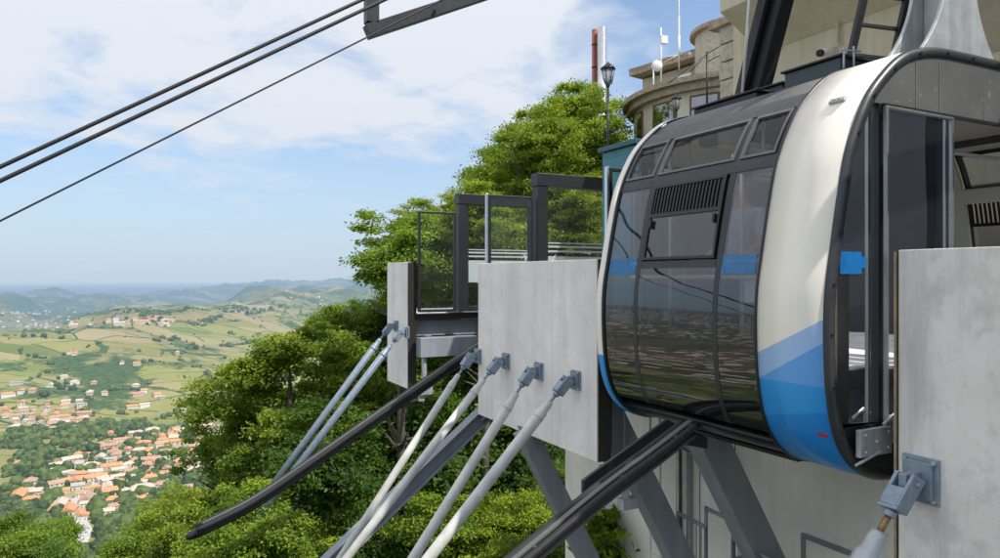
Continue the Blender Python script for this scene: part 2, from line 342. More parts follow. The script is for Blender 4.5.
def crown_mesh(name,seed,nclus,nleaf,mat_,leaf=.045,flat=.75,clr=.2,airy=False):
    r=np.random.default_rng(seed); cs=[]
    lobes=[(r.normal(size=3)*(.42,.42,.38),r.uniform(.28,.5)) for _ in range(14)]+[(np.zeros(3),.62)]
    if airy: lobes=[(r.normal(size=3)*(.52,.52,.45),r.uniform(.16,.36)) for _ in range(20)]
    while len(cs)<nclus:
        c,rad=lobes[r.integers(len(lobes))]; d=r.normal(size=3); d/=np.linalg.norm(d)
        q=c+d*rad*r.uniform(.45,1.0)**.5
        if np.linalg.norm(q)<1.12: cs.append(q)
    cs=np.array(cs); N=nclus*nleaf
    C=np.repeat(cs,nleaf,0); rad=np.repeat(r.uniform(.6,1.35,nclus)*clr,nleaf)
    # each cluster: an outward spray, flattened
    out=C/(np.linalg.norm(C,axis=1,keepdims=True)+1e-6)
    off=r.normal(size=(N,3))*rad[:,None]*(.62,.62,.27); t=r.uniform(-.5,1,(N,1))*rad[:,None]
    c=C+off+out*t*(1,1,.3); c[:,2]*=flat
    c[:,2]-= .10*np.hypot(off[:,0],off[:,1])/clr*clr
    n=r.normal(size=(N,3))*(.75,.75,.5)+np.array([0,0,.9])+out*.35; n/=np.linalg.norm(n,axis=1,keepdims=True)
    a=np.cross(n,r.normal(size=(N,3))); a/=np.linalg.norm(a,axis=1,keepdims=True); b=np.cross(n,a)
    L=(leaf*r.uniform(.6,1.35,N))[:,None]
    v=np.stack([c-a*L,c-b*L*.5+n*L*.14,c+a*L,c+b*L*.5+n*L*.14],1).reshape(-1,3)
    me=bpy.data.meshes.new(name); me.vertices.add(4*N); me.vertices.foreach_set('co',v.ravel()); me.loops.add(4*N); me.polygons.add(N)
    me.loops.foreach_set('vertex_index',np.arange(4*N)); me.polygons.foreach_set('loop_start',np.arange(N)*4); me.polygons.foreach_set('loop_total',np.full(N,4))
    me.update(calc_edges=True)
    tone=np.clip(r.normal(.45,.22,N)+np.repeat(r.normal(0,.22,nclus),nleaf)+.25*C[:,2],0,1)
    at=me.attributes.new('tone','FLOAT','FACE'); at.data.foreach_set('value',tone.astype(np.float32)); me.materials.append(mat_)
    return me
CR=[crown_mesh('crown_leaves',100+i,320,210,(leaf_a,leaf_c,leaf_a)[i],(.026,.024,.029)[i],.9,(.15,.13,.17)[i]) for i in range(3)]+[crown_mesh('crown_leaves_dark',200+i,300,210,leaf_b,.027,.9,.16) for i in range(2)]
CR+=[crown_mesh('crown_leaves_airy',300+i,200,190,(leaf_a,leaf_c)[i],.027,.95,.13,True) for i in range(2)]
def tree(px,py,Y,r,k,label,lean=0,flat=1.0,group=None):
    c=pp(px,py,Y); g=hgt(c.x,c.y)-.3; base=Vector((c.x+lean,c.y,min(g,c.z-r*1.1)))
    t=thing('broadleaf_tree',label,'tree',base,group or 'trees on the steep slope below the station')
    m=MB(); mid=base.lerp(c,.55)+Vector((random.uniform(-.3,.3),random.uniform(-.3,.3),0))
    R0=.05*r+.08; m.tube([base,mid,c+Vector((0,0,-.1*r)),c+Vector((0,0,.5*r))],[R0,R0*.75,R0*.5,.02],8)
    for i in range(20):
        a=random.uniform(0,6.28); e=random.uniform(-.15,.8); st=mid.lerp(c,random.uniform(.3,1)); L=r*(random.uniform(.45,.68) if k>4 else random.uniform(.6,.9))
        d=Vector((math.cos(a)*math.cos(e),math.sin(a)*math.cos(e),math.sin(e)))
        m.tube([st,st+d*L*.5+Vector((0,0,.05*L)),st+d*L+Vector((0,0,.16*L))],[R0*.42,R0*.26,.014],5)
    m.build('trunk',bark,t,fix=False)
    cr=bpy.data.objects.new('crown',CR[k]); COL.objects.link(cr); cr.parent=t; cr.location=c-base; cr.scale=(r,r,r*flat); cr.rotation_euler=(0,0,random.uniform(0,6.28))
    return t
TR=[ # px,py,depth,r,kind,label
(548,158,32,2.7,1,'yellow green tree filling the slope left of the twin flues'),
(512,205,33,2.9,0,'tree standing behind the slim glass screen with the bright post'),
(462,262,31,2.7,1,'yellow green tree seen through the leftmost door portal'),
(604,190,36,3.4,0,'tree behind the teal cabinet beside the cable car'),
(432,236,30,1.8,1,'small yellow green treetop above the leftmost glass screen'),
(590,132,27,2.3,1,'tall bright green tree rising behind the glass screens, under the twin flues'),
(532,172,25,2.2,1,'bright green tree behind the middle black door portal'),
(634,168,30,1.9,2,'bright green tree behind the lamp post beside the cable car roof'),
(490,228,21,1.6,1,'green tree seen through the glass of the far boarding bay'),
(402,262,21,2.1,5,'bright green tree standing left of the smallest concrete panel'),
(444,262,27,2.2,2,'green tree behind the leftmost glass screen'),
(568,224,23,1.7,1,'tree behind the frosted glass of the middle portal'),
(345,390,25,3.1,5,'spreading green tree whose top stands against the valley'),
(290,398,23,2.5,6,'loose branched green tree at the left edge of the wooded slope'),
(238,446,24,2.35,5,'leafy green tree above the tip of the long guide rail'),
(395,372,29,2.9,3,'dark green tree behind the two shade-blue tinted stay tubes'),
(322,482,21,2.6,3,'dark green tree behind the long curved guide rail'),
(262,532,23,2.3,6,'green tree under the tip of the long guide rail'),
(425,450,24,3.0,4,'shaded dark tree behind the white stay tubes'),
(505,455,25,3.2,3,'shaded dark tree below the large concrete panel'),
(556,510,21,1.9,4,'dark tree beside the corner of the pale station wall'),
(470,560,19,2.0,0,'sunlit yellow green tree at the bottom between the stay tubes'),
(530,548,18,1.5,1,'sunlit young tree beside the steel brace foot'),
(375,548,20,2.0,4,'dark green tree at the bottom left of the white stay tubes'),
(318,566,20,1.8,1,'green tree at the bottom edge below the guide rail'),
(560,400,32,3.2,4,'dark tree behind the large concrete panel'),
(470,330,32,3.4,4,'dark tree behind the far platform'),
(208,538,34,3.0,1,'mid green tree at the bottom, right of the pale road'),
(176,550,42,3.3,2,'bright green tree at the bottom, just right of the pale road'),
(30,560,46,3.0,0,'bright green tree at the bottom left corner'),
(2,562,40,3.0,2,'green tree cut by the left border'),
(128,606,40,2.2,1,'green tree top at the lower border below the village'),
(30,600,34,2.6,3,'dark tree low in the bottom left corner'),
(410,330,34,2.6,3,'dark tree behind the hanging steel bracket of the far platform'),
(355,330,30,1.7,2,'small bright treetop beside the upper end of the stay tubes'),
(246,556,11.2,1.15,0,'low bushy treetop around the feet of the two shade-blue tinted stay tubes'),
(290,455,29,2.6,4,'shaded tree deep in the wooded slope')]
for a in TR: tree(*a)
# shrubs at the foot of the wall
def shrub(px,py,Y,r,label):
    c=pp(px,py,Y); t=thing('leafy_shrub',label,'shrub',c-Vector((0,0,r)))
    m=MB()
    for i in range(7):
        a=i*.9; m.tube([c-Vector((0,0,r)),c+Vector((math.cos(a)*r*.4,math.sin(a)*r*.4,r*.5))],[.02,.006],5)
    m.build('stem',bark,t); cr=bpy.data.objects.new('foliage',SH); COL.objects.link(cr); cr.parent=t; cr.location=(0,0,r); cr.scale=(r,r,r*1.2)
SH=crown_mesh('shrub_leaves',55,60,30,leaf_a,.12,.9,.3)
shrub(590,545,11,.55,'small bright green shrub growing by the railing at the foot of the pale wall')

# ------------------------------------------------------------ far hedges and woods (stuff) + village
HOUSES=[]
def blob_far(seed):
    bm=bmesh.new(); bmesh.ops.create_icosphere(bm,subdivisions=2,radius=1)
    for v in bm.verts:
        k=1+.55*mnoise.noise(v.co*2.1+Vector((seed*3.7,0,0)))+.34*mnoise.noise(v.co*5+Vector((0,seed,0))); v.co*=k
    vs=np.array([v.co[:] for v in bm.verts]); fs=np.array([[v.index for v in f.verts] for f in bm.faces]); bm.free(); return vs,fs
BL=[blob_far(i) for i in range(8)]
def village():
    wallc=[mat('house_wall_%s'%n,c,.9,0,.06,.3) for n,c in (('cream',(.62,.55,.42)),('white',(.68,.66,.60)),('sand',(.52,.42,.30)),('rose',(.55,.38,.30)))]
    roofc=[mat('house_roof_%s'%n,c,.9,0,.18,.5) for n,c in (('orange',(.58,.27,.12)),('terracotta',(.42,.26,.18)),('faded',(.54,.43,.34)),('grey',(.42,.40,.37)))]
    dark=mat('house_window_dark',(.05,.055,.06),.3,0,.1,.5)
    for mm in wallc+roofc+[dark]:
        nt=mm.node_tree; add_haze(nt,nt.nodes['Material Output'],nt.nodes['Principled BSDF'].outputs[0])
    wn=['cream','white','sand','rose']; rn=['orange','terracotta','pink','grey']
    protos={}
    wme=bpy.data.meshes.new('house_window'); wme.from_pydata([(-.6,0,-.8),(.6,0,-.8),(.6,0,.8),(-.6,0,.8)],[],[(0,1,2,3)]); wme.materials.append(dark)
    def proto(L,W,H,hip,flat):
        k=(L,W,H,hip,flat)
        if k in protos: return protos[k]
        def mesh(nm,vs,fs):
            me=bpy.data.meshes.new(nm); me.from_pydata(vs,[],fs); me.materials.append(None); return me
        l,w=L/2,W/2
        gv=[(-l,-w,-4),(l,-w,-4),(l,w,-4),(-l,w,-4),(-l,-w,H),(l,-w,H),(l,w,H),(-l,w,H)]
        gf=[(0,1,5,4),(1,2,6,5),(2,3,7,6),(3,0,4,7),(4,5,6,7)]
        rh=0.46*W/2*1.2
        if not hip and not flat: gv+=[(-l,0,H+rh-.3),(l,0,H+rh-.3)]; gf+=[(4,7,8),(5,9,6)]
        wm=mesh('house_walls',gv,gf)
        o=.7; a=l+o;b=w+o; r=(l-w*.8) if hip else a
        if flat: rv=[(-a,-b,H),(a,-b,H),(a,b,H),(-a,b,H),(-a,-b,H+.6),(a,-b,H+.6),(a,b,H+.6),(-a,b,H+.6)]; rf=[(0,1,2,3),(4,5,6,7),(0,1,5,4),(1,2,6,5),(2,3,7,6),(3,0,4,7)]
        else:
            rv=[(-a,-b,H-.2),(a,-b,H-.2),(a,b,H-.2),(-a,b,H-.2),(-r,0,H+rh),(r,0,H+rh)]; rf=[(0,1,5,4),(2,3,4,5),(1,2,5),(3,0,4),(0,3,2,1)]
        rm=mesh('house_roof',rv,rf)
        wins=[]
        for fl in range(int(H//3)):
            z=1.75+fl*3
            for sd_,ln,ax in ((-1,L,0),(1,L,0),(-1,W,1),(1,W,1)):
                nwin=max(2,int(ln//4.6))
                for i in range(nwin):
                    c=-ln/2+(i+.5)*ln/nwin
                    wins.append(((c,sd_*(w+.06),z),0) if ax==0 else ((sd_*(l+.06),c,z),math.pi/2))
        vm=wins
        cm=mesh('house_chimney',[(l*.3+dx,w*.3+dy,z) for z in (H,H+rh+1) for dx,dy in ((0,0),(.9,0),(.9,.9),(0,.9))],[(4,5,6,7),(0,1,5,4),(1,2,6,5),(2,3,7,6),(3,0,4,7)])
        protos[k]=(wm,rm,vm,cm); return protos[k]
    def link(nm,me,mt,par):
        o=bpy.data.objects.new(nm,me); COL.objects.link(o); o.parent=par; o.material_slots[0].link='OBJECT'; o.material_slots[0].material=mt; return o
    def house(px,py,zone,grp,parts=True,scale=1.0,big=None):
        if scale==1.0: scale=random.choice([.72,.85,1.0,1.1])
        h=hit(px,py)
        if not h: return
        x,y,z=h
        for (a,b,rr) in HOUSES:
            if (a-x)**2+(b-y)**2<(rr+(8 if py>404 else 7)*scale)**2: return
        L=random.choice([11,14,18,22]); W=random.choice([9,11]); H=random.choice([4.5,5.5,6.5]); hip=random.random()<.4; flat=random.random()<.08
        if big: L,W,H,hip,flat=big
        wi=random.choices(range(4),[5,4,3,2])[0]; ri=3 if flat else random.choices(range(3),[5,3,3])[0]
        HOUSES.append((x,y,(9 if py>404 else 7)*scale))
        nmr={0:'%s-roofed',1:'%s-roofed',2:'%s-roofed',3:'%s-roofed'}[ri]%rn[ri]
        shape='long' if L>=18 else 'small'
        lab='%s %s %s house %s'%(shape,nmr,wn[wi],zone)
        t=thing('village_house',lab,'house',(x,y,z),grp); t.rotation_euler=(0,0,random.choice([.4,.55,.3,2.0,1.9,.9])+random.uniform(-.15,.15)); t.scale=(scale,)*3
        pr=proto(L,W,H,hip,flat); link('wall',pr[0],wallc[wi],t); r=link('roof',pr[1],roofc[ri],t)
        if parts:
            for lc,ra in pr[2]:
                ct=math.cos(t.rotation_euler.z); st=math.sin(t.rotation_euler.z)
                ny=(-lc[1] if ra==0 else -lc[0]); nx_=Vector((0,lc[1],0)) if ra==0 else Vector((lc[0],0,0))
                if (nx_.x*ct-nx_.y*st)*x+(nx_.x*st+nx_.y*ct)*y>0: continue
                o=bpy.data.objects.new('window',wme); COL.objects.link(o); o.parent=t; o.location=lc; o.rotation_euler=(0,0,ra)
            if not flat and random.random()<.6: link('chimney',pr[3],wallc[wi],r)
    def zones(px,py):
        v='upper edge' if py<452 else ('middle' if py<480 else 'lower end')
        h='left' if px<90 else ('centre' if px<140 else 'right')
        return 'in the %s of the main village, %s side'%(v,h) if h!='centre' else 'in the %s of the main village, centre'%v
    # main village: a band running up to the right
    random.seed(11); n=0; tries=0
    while n<145 and tries<4000:
        tries+=1; t=random.random()
        cx=60+150*t; cy=507-68*t**.8; px=random.gauss(cx,24); py=random.gauss(cy,14)
        if py<428 or py>520 or px<8 or px>225: continue
        k=len(HOUSES); house(px,py,zones(px,py),'houses of the main village below the cliff'); n+=len(HOUSES)>k
    house(72,492,'below the middle of the main village, the longest orange roof','houses of the main village below the cliff',big=(34,12,7,False,False))
    n=0
    while n<46 and tries<7000:
        tries+=1; px=random.gauss(40,24); py=random.gauss(418,7)
        if px<0 or px>90 or py<404 or py>433: continue
        k=len(HOUSES); house(px,py,'in the smaller cluster above the main village','houses of the smaller cluster on the left'); n+=len(HOUSES)>k
    for cx,cy,sx,sy,nn_,zn in ((35,315,18,1.3,18,'in the hilltop hamlet furthest up on the left'),(55,326,22,1.6,16,'in the pale hamlet on the ridge at the left'),(150,324,28,2,16,'in the strung out hamlet on the central ridge'),(165,402,16,5,6,'among the fields above the main village'),(110,392,40,6,9,'scattered along the hedges of the middle fields'),(28,392,10,3,4,'by the pale sheds at the left'),(130,360,60,10,7,'alone among the fields of the mid valley')):
        n=0;tr=0
        while n<nn_ and tr<400:
            tr+=1; k=len(HOUSES); house(random.gauss(cx,sx),random.gauss(cy,sy),zn,'houses far off in the valley',False,1.5 if cy<340 else 1.1); n+=len(HOUSES)>k
village()
RPX=[(80,548),(86,532),(78,516),(72,504),(84,494),(96,486),(98,474),(110,466),(124,458),(140,452),(160,446),(178,440)]
def far_woods():
    RW=[hit(*p) for p in RPX]; RD=[(a[0]+(b[0]-a[0])*t,a[1]+(b[1]-a[1])*t) for a,b in zip(RW[:-1],RW[1:]) for t in np.linspace(0,1,10)]
    r=np.random.default_rng(5); V=[];Fc=[];T=[];k=0; hs=np.array([(a,b) for a,b,_ in HOUSES])
    N=0; tries=0
    def woodmask(x,y):
        return fbm(x/330+40,y/330,5,60)
    while N<19000 and tries<400:
        tries+=1; n=4000
        px=r.uniform(-260,420,n); D=np.exp(r.uniform(math.log(420),math.log(5200),n)); x=(px-500)/F*D; y=D
        w=woodmask(x,y); hedge=np.abs(fbm(x/170+3,y/170+8,3,77)-.47)<.0045; dens=(w>.60)|hedge|(r.random(n)<.003)
        row=HY-height(x,y)/D*F; dens=dens|((row>498)&(r.random(n)<.45)); vill=(((px-125)/120)**2+((277+ (0-height(x,y))/D*F-475)/48)**2<1); dens=dens|(vill&(r.random(n)<.17))
        rd=np.full(n,1e9)
        for a_,b_ in RD: rd=np.minimum(rd,(x-a_)**2+(y-b_)**2)
        dens=dens&(rd>120); idx=np.where(dens)[0]; z=height(x,y)
        for i in idx:
            if len(hs) and np.min((hs[:,0]-x[i])**2+(hs[:,1]-y[i])**2)<95: continue
            R=min(7,1.9+r.exponential(1.6))*(1+D[i]/5200*.8); bv,bf=BL[r.integers(8)]; a=r.uniform(0,6.28); ca,sa=math.cos(a),math.sin(a)
            q=bv*R*(1,1,.95); q=np.stack([q[:,0]*ca-q[:,1]*sa+x[i],q[:,0]*sa+q[:,1]*ca+y[i],q[:,2]+z[i]+R*.55],1)
            V.append(q);Fc.append(bf+k);k+=len(bv); T.append(np.clip(np.full(len(bf),r.uniform(.0,1))+r.normal(0,.3,len(bf)),0,1)); N+=1
            if N>=19000: break
    V=np.concatenate(V);Fc=np.concatenate(Fc);T=np.concatenate(T); nf=len(Fc)
    me=bpy.data.meshes.new('valley_woods'); me.vertices.add(len(V)); me.vertices.foreach_set('co',V.ravel()); me.loops.add(nf*3); me.polygons.add(nf)
    me.loops.foreach_set('vertex_index',Fc.ravel()); me.polygons.foreach_set('loop_start',np.arange(nf)*3); me.polygons.foreach_set('loop_total',np.full(nf,3)); me.update(calc_edges=True)
    at=me.attributes.new('tone','FLOAT','FACE'); at.data.foreach_set('value',T.astype(np.float32)); me.materials.append(leaf_h)
    o=bpy.data.objects.new('valley_woods',me); COL.objects.link(o); tag(o,'dark green woods and hedgerows spread over the valley floor','woods'); o['kind']='stuff'
far_woods()
def road():
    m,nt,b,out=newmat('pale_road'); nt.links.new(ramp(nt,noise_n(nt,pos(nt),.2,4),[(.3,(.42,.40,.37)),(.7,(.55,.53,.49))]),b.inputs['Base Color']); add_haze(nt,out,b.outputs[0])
    pts=RPX if True else [(80,548),(86,532),(78,516),(72,504),(84,494),(96,486),(98,474),(110,466),(124,458),(140,452),(160,446),(178,440)]
    w=[hit(*p) for p in pts]; P_=[]
    for i in range(len(w)-1):
        a,b_=w[i],w[i+1]
        for t in np.linspace(0,1,14)[:-1]: P_.append((a[0]+(b_[0]-a[0])*t,a[1]+(b_[1]-a[1])*t))
    vs=[];fs=[]
    for i,p in enumerate(P_):
        q=P_[min(i+1,len(P_)-1)]; o_=P_[max(i-1,0)]; d=Vector((q[0]-o_[0],q[1]-o_[1],0)).normalized(); n=Vector((-d.y,d.x,0))*4.5
        for s in (-1,1): x,y=p[0]+n.x*s,p[1]+n.y*s; vs.append((x,y,max(hgt(x,y),hgt(*p))+.8))
    fs=[(2*i,2*i+1,2*i+3,2*i+2) for i in range(len(P_)-1)]
    me=bpy.data.meshes.new('road'); me.from_pydata(vs,[],fs); me.materials.append(m); o=bpy.data.objects.new('road',me); COL.objects.link(o); struct(o)
road()

# ------------------------------------------------------------ cabin profile
CW=5.80; HW=5.39; BK=2*CW-10.78
raw=[(5.80,-1.37),(5.39,-1.37),(4.9,-1.37),(4.52,-1.36),(4.30,-1.32),(4.12,-1.22),(3.98,-1.04),(3.905,-.78),(3.878,-.45),(3.885,-.12),(3.935,.17),(4.0,.5),(4.085,.83),(4.24,1.14),(4.39,1.32),(4.60,1.49),(4.80,1.575),(5.05,1.62),(5.39,1.632),(5.80,1.635)]
def catmull(pts,k=8):
    o=[]
    for i in range(len(pts)-1):
        p0=np.array(pts[max(i-1,0)]);p1=np.array(pts[i]);p2=np.array(pts[i+1]);p3=np.array(pts[min(i+2,len(pts)-1)])
        for t in np.linspace(0,1,k,endpoint=False):
            o.append(.5*((2*p1)+(-p0+p2)*t+(2*p0-5*p1+4*p2-p3)*t*t+(-p0+3*p1-3*p2+p3)*t**3))
    o.append(np.array(pts[-1])); return np.array(o)
PF=catmull(raw)
def pnorm(A):
    d=np.gradient(A,axis=0); n=np.stack([-d[:,1],d[:,0]],1); n/=np.linalg.norm(n,axis=1,keepdims=True); return n
PN=pnorm(PF)                     # points outwards (towards -w on the front)
def prof(z0,z1,n=14,off=0.):
    sel=(PF[:,1]>-1.35)&(PF[:,1]<1.615); A=PF[sel];N=PN[sel]; o_=np.argsort(A[:,1]); A=A[o_];N=N[o_]
    z=np.linspace(z0,z1,n); w=np.interp(z,A[:,1],A[:,0]); nw=np.interp(z,A[:,1],N[:,0]); nz=np.interp(z,A[:,1],N[:,1])
    return np.stack([w+nw*off,z+nz*off],1)
def patch(mb,u0,u1,z0,z1,off=0.,th=.02,mirror=False,mi=0,n=None):
    n=n or max(3,int(abs(z1-z0)/.07)+2); A=prof(z0,z1,n,off);B=prof(z0,z1,n,off-th)
    f=(lambda w:2*CW-w) if mirror else (lambda w:w)
    vs=[];fs=[]
    for i in range(n): vs+=[P(u0,f(A[i,0]),A[i,1]),P(u1,f(A[i,0]),A[i,1]),P(u1,f(B[i,0]),B[i,1]),P(u0,f(B[i,0]),B[i,1])]
    for i in range(n-1):
        k=4*i
        for j in range(4): fs.append((k+j,k+(j+1)%4,k+4+(j+1)%4,k+4+j))
    fs+=[(0,1,2,3),(4*n-4,4*n-3,4*n-2,4*n-1)]
    return mb.add(vs,fs,mi,False)
def sheet(mb,u0,u1,z0,z1,off=0.,mirror=False):
    n=max(6,int(abs(z1-z0)/.025)); A=prof(z0,z1,n,off); f=(lambda w:2*CW-w) if mirror else (lambda w:w); vs=[]
    for i in range(n): vs+=[P(u0,f(A[i,0]),A[i,1]),P(u1,f(A[i,0]),A[i,1])]
    return mb.add(vs,[(2*i,2*i+1,2*i+3,2*i+2) for i in range(n-1)],0,True)
def full(off=0.):
    A=PF+PN*off; B=A[::-1][1:].copy(); B[:,0]=2*CW-B[:,0]; return np.concatenate([A,B[:-1]])   # closed loop
def shell(mb,u0,u1,i0,i1,off=0.,th=.03,mi=0):
    """swept piece of the closed loop between indices"""
    A=full(off);B=full(off-th); n=len(A); ids=[i%n for i in range(i0,i1+1)]
    vs=[];fs=[]
    for i in ids: vs+=[P(u0,*A[i]),P(u1,*A[i]),P(u1,*B[i]),P(u0,*B[i])]
    for i in range(len(ids)-1):
        k=4*i
        for j in range(4): fs.append((k+j,k+(j+1)%4,k+4+(j+1)%4,k+4+j))
    if i1-i0<n: fs+=[(0,1,2,3),tuple(4*len(ids)-4+j for j in range(4))]
    return mb.add(vs,fs,mi,True)
NPF=len(PF); 
def idx_z(z,top=True):
    return int(np.argmin(np.abs(PF[:,1]-z)+ (0 if top else 0)))
U0,U1=3.02,5.50; BN,BF=3.56,5.42
def cabin():
    car=thing('cable_car','large cable car cabin with tinted curved windows and a white and blue end band','cable car',P(4.26,CW,-1.37))
    NL=2*(NPF-1)
    iz=lambda z:idx_z(z)
    # roof shell between top windows front and back, underside shell
    i_top=iz(1.30); i_bot=iz(-1.20)
    roofm=mat('grey_roof_membrane',(.10,.10,.10),.55,.1,.2,5,streak=.4,bump=.15,dirt=((.3,.3,.28),.3))
    m=MB(); shell(m,BN,BF,i_top,NPF-1,0,.04); shell(m,3.10,4.96,NPF-1,NL-i_top,0,.04); m.build('roof',roofm,car)
    m=MB(); shell(m,BN,BF,0,i_bot,-.004,.05); shell(m,3.10,4.96,-i_bot,0,-.004,.05); m.build('underside',blk,car)
    # band with livery
    mm,nt,b,out=newmat('band_livery'); p=pos(nt); s=nn(nt,'ShaderNodeSeparateXYZ'); nt.links.new(p,s.inputs[0])
    uu=math_n(nt,'ADD',math_n(nt,'MULTIPLY',s.outputs[0],D1.x),math_n(nt,'MULTIPLY',s.outputs[1],D1.y)); z=s.outputs[2]
    t=math_n(nt,'DIVIDE',math_n(nt,'SUBTRACT',uu,3.02),.54)
    def below(zr,zl): return math_n(nt,'LESS_THAN',z,math_n(nt,'ADD',math_n(nt,'MULTIPLY',t,zl-zr),zr))
    sunk=noise_n(nt,p,2.5,6,.65)
    c=mixc(nt,sunk,(.90,.845,.755),(.95,.90,.815))
    c=mixc(nt,below(-.271,-.533),c,(.36,.54,.86)); c=mixc(nt,below(-.42,-.713),c,(.12,.38,.84)); c=mixc(nt,below(-.707,-.713),c,(.025,.33,.82)); c=mixc(nt,below(-.868,-.98),c,(.012,.25,.72))
    c=mixc(nt,ramp(nt,noise_n(nt,mapping(nt,p,(8,8,.8)),1.5,6,.7),[(.6,0.),(.8,.15)]),c,(.25,.23,.2))
    c=mixc(nt,ramp(nt,noise_n(nt,p,45,3,.8),[(.68,0.),(.72,.4)]),c,(.25,.22,.18))
    c=mixc(nt,ramp(nt,noise_n(nt,p,5,9,.75),[(.58,0.),(.75,.09)]),c,(.35,.32,.28))
    nt.links.new(c,b.inputs['Base Color']); nt.links.new(ramp(nt,noise_n(nt,p,9,5),[(.3,.32),(.7,.6)]),b.inputs['Roughness']); b.inputs['Coat Weight'].default_value=.25; b.inputs['Coat Roughness'].default_value=.2
    m=MB(); shell(m,U0,BN,0,NPF-1,.012,.06); shell(m,U0,3.10,NPF-1,NL,.012,.06); m.build('end_band',mm,car)['label']='wide band around the near end, white above and faceted blue below'
    m=MB(); shell(m,BF,U1,0,NPF-1,.022,.06); shell(m,4.96,U1,NPF-1,NL,.022,.06); m.build('end_band',mm,car)['label']='narrow white and blue band around the far end'
    m=MB(); shell(m,BN,BN+.02,0,NPF-1,.02,.05); shell(m,BF-.018,BF,0,NPF-1,.018,.05); m.build('band_seam',blk,car)
    # rims: rounded grey black edging around each end
    def rim(ub,s):
        mb=MB(); secs=[(0,.016),(-.014,.012),(-.028,-.002),(-.034,-.02),(-.034,-.055),(-.0,-.075)]; rows=[full(o) for _,o in secs]; n=len(rows[0]); vs=[]
        for i in range(n):
            for (du,_),R in zip(secs,rows): vs.append(P(ub+du*s,R[i][0],R[i][1]))
        k=len(secs); fs=[(i*k+j,i*k+j+1,((i+1)%n)*k+j+1,((i+1)%n)*k+j) for i in range(n) for j in range(k-1)]
        mb.add(vs,fs,0,True); return mb
    rimm=mat('rim_rubber_grey',(.05,.052,.055),.38,.35,.25,4,bump=.06)
    r=rim(U0,1).build('edge_rim',rimm,car); rim(U1,-1).build('edge_rim',rimm,car)
    A=full(-.028); bolts=MB()
    acc=0
    for i in range(1,NL):
        acc+=np.linalg.norm(A[i]-A[i-1])
        if acc>.30: acc=0; q=P(U0-.03,*A[i]); MB().tube([q,q-D1*.014],.011,8).build('rivet',blk,r)
    # ---- front (and back) glazing
    cols=[(4.94,BF-.02),(3.98,4.94),(BN+.02,3.98)]
    fr=mat('window_frame_charcoal',(.030,.034,.040),.4,.1,.15,5)
    lt=mat('window_trim_grey',(.13,.14,.15),.45,.3,.15,8)
    def ring(mb,a,b,z0,z1,t,off,th,mir,mi=0):
        patch(mb,a,b,z0,z0+t,off,th,mir,mi); patch(mb,a,b,z1-t,z1,off,th,mir,mi); patch(mb,a,a+t,z0+t,z1-t,off,th,mir,mi); patch(mb,b-t,b,z0+t,z1-t,off,th,mir,mi)
    for mir in (False,True):
        cs=cols if not mir else [(2*4.26-b_+.28,2*4.26-a+.28) for a,b_ in [(4.94,5.46),(3.98,4.94),(3.54,3.98)]]
        if mir: cs=[(3.10,3.27),(3.27,4.25),(4.25,4.96)]
        inner=cream if mir else blk
        m=MB(); # horizontal bands
        lo,hi=min(c[0] for c in cs),max(c[1] for c in cs)
        patch(m,lo,hi,1.25,1.37,.012,.045,mir); patch(m,lo,hi,.80,.895,.006,.035,mir)
        if mir: patch(m,lo,hi,.76,.91,-.03,.06,True); patch(m,lo,hi,-1.25,-1.12,.004,.03,mir)
        for a,b_ in cs[:-1]:
            e=b_ if mir else a
            if mir: patch(m,e-.07,e+.07,-1.12,1.25,-.03,.05,True)
            patch(m,e-.03,e+.03,.895,1.25,.006,.035,mir); patch(m,e-.03,e+.03,.07,.80,.003,.03,mir); patch(m,e-.024,e+.024,-1.12,.07,.003,.03,mir)
        if not mir: patch(m,4.94,4.94+.0,-1.0,-1.0,0,.0) if False else None
        patch(m,cs[1][0]+.035,cs[1][1]-.035,.075,.135,.004,.03,mir)
        m.build('window_frame',[cream if mir else fr],car)
        for j,(a,b_) in enumerate(cs):
            g=MB(); ring(g,a+(.10 if mir else .03),b_-(.10 if mir else .03),.90,1.245,.020,.016 if not mir else -.0 or .016,.075 if mir else .03,mir); o=g.build('window_trim',lt if not mir else blk,car)
            g=MB(); sheet(g,a+.048,b_-.048,.918,1.228,-.004,mir); g.build('pane',glass_top if not mir else glass_front,o,fix=True)
            if j==1:
                g=MB(); sheet(g,a,b_,-1.12,.075,0.,mir); g.build('window_pane',glass_front,car)
                w_=MB(); ring(w_,a+.05,b_-.05,.145,.795,.022,.018,.04,mir); patch(w_,a+.072,b_-.072,.515,.545,.018,.04,mir)
                o=w_.build('hinged_window',[blk],car)
                g=MB(); sheet(g,a+.07,b_-.07,.165,.517,.006,mir); g.build('pane',glass_front,o)
                g=MB()
                n=20
                for i in range(n):
                    x=a+.09+(b_-a-.18)*i/(n-1); patch(g,x-.009,x+.009,.545,.775,.012,.02,mir,n=5)
                g.build('vent_grille',[blk],o)
                if not mir:
                    g=MB()
                    for x in (a+.10,b_-.10): g=MB(); patch(g,x-.012,x+.012,.42,.49,.035,.02); g.build('latch',[blk],o)
            else:
                g=MB(); sheet(g,a,b_,-1.12,.80,0.,mir); g.build('window_pane',glass_front,car)
                if not mir:
                    g=MB(); patch(g,a+.035,b_-.035,.02,.165,.006,.004); g.build('blue_film',bluef,car)
    # dark lining behind the lower glass
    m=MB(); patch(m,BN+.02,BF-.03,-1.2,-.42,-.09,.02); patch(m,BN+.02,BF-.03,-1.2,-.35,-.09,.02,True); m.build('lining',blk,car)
    # ---- interior
    m=MB(); m.box(3.1,5.42,4.35,6.43+BK,-.84,-.80); m.build('floor',mat('speckled_grey_floor',(.30,.30,.30),.6),car)
    m=MB(); m.box(3.08,5.44,4.42,6.36+BK,1.33,1.36); m.build('ceiling',cream,car)
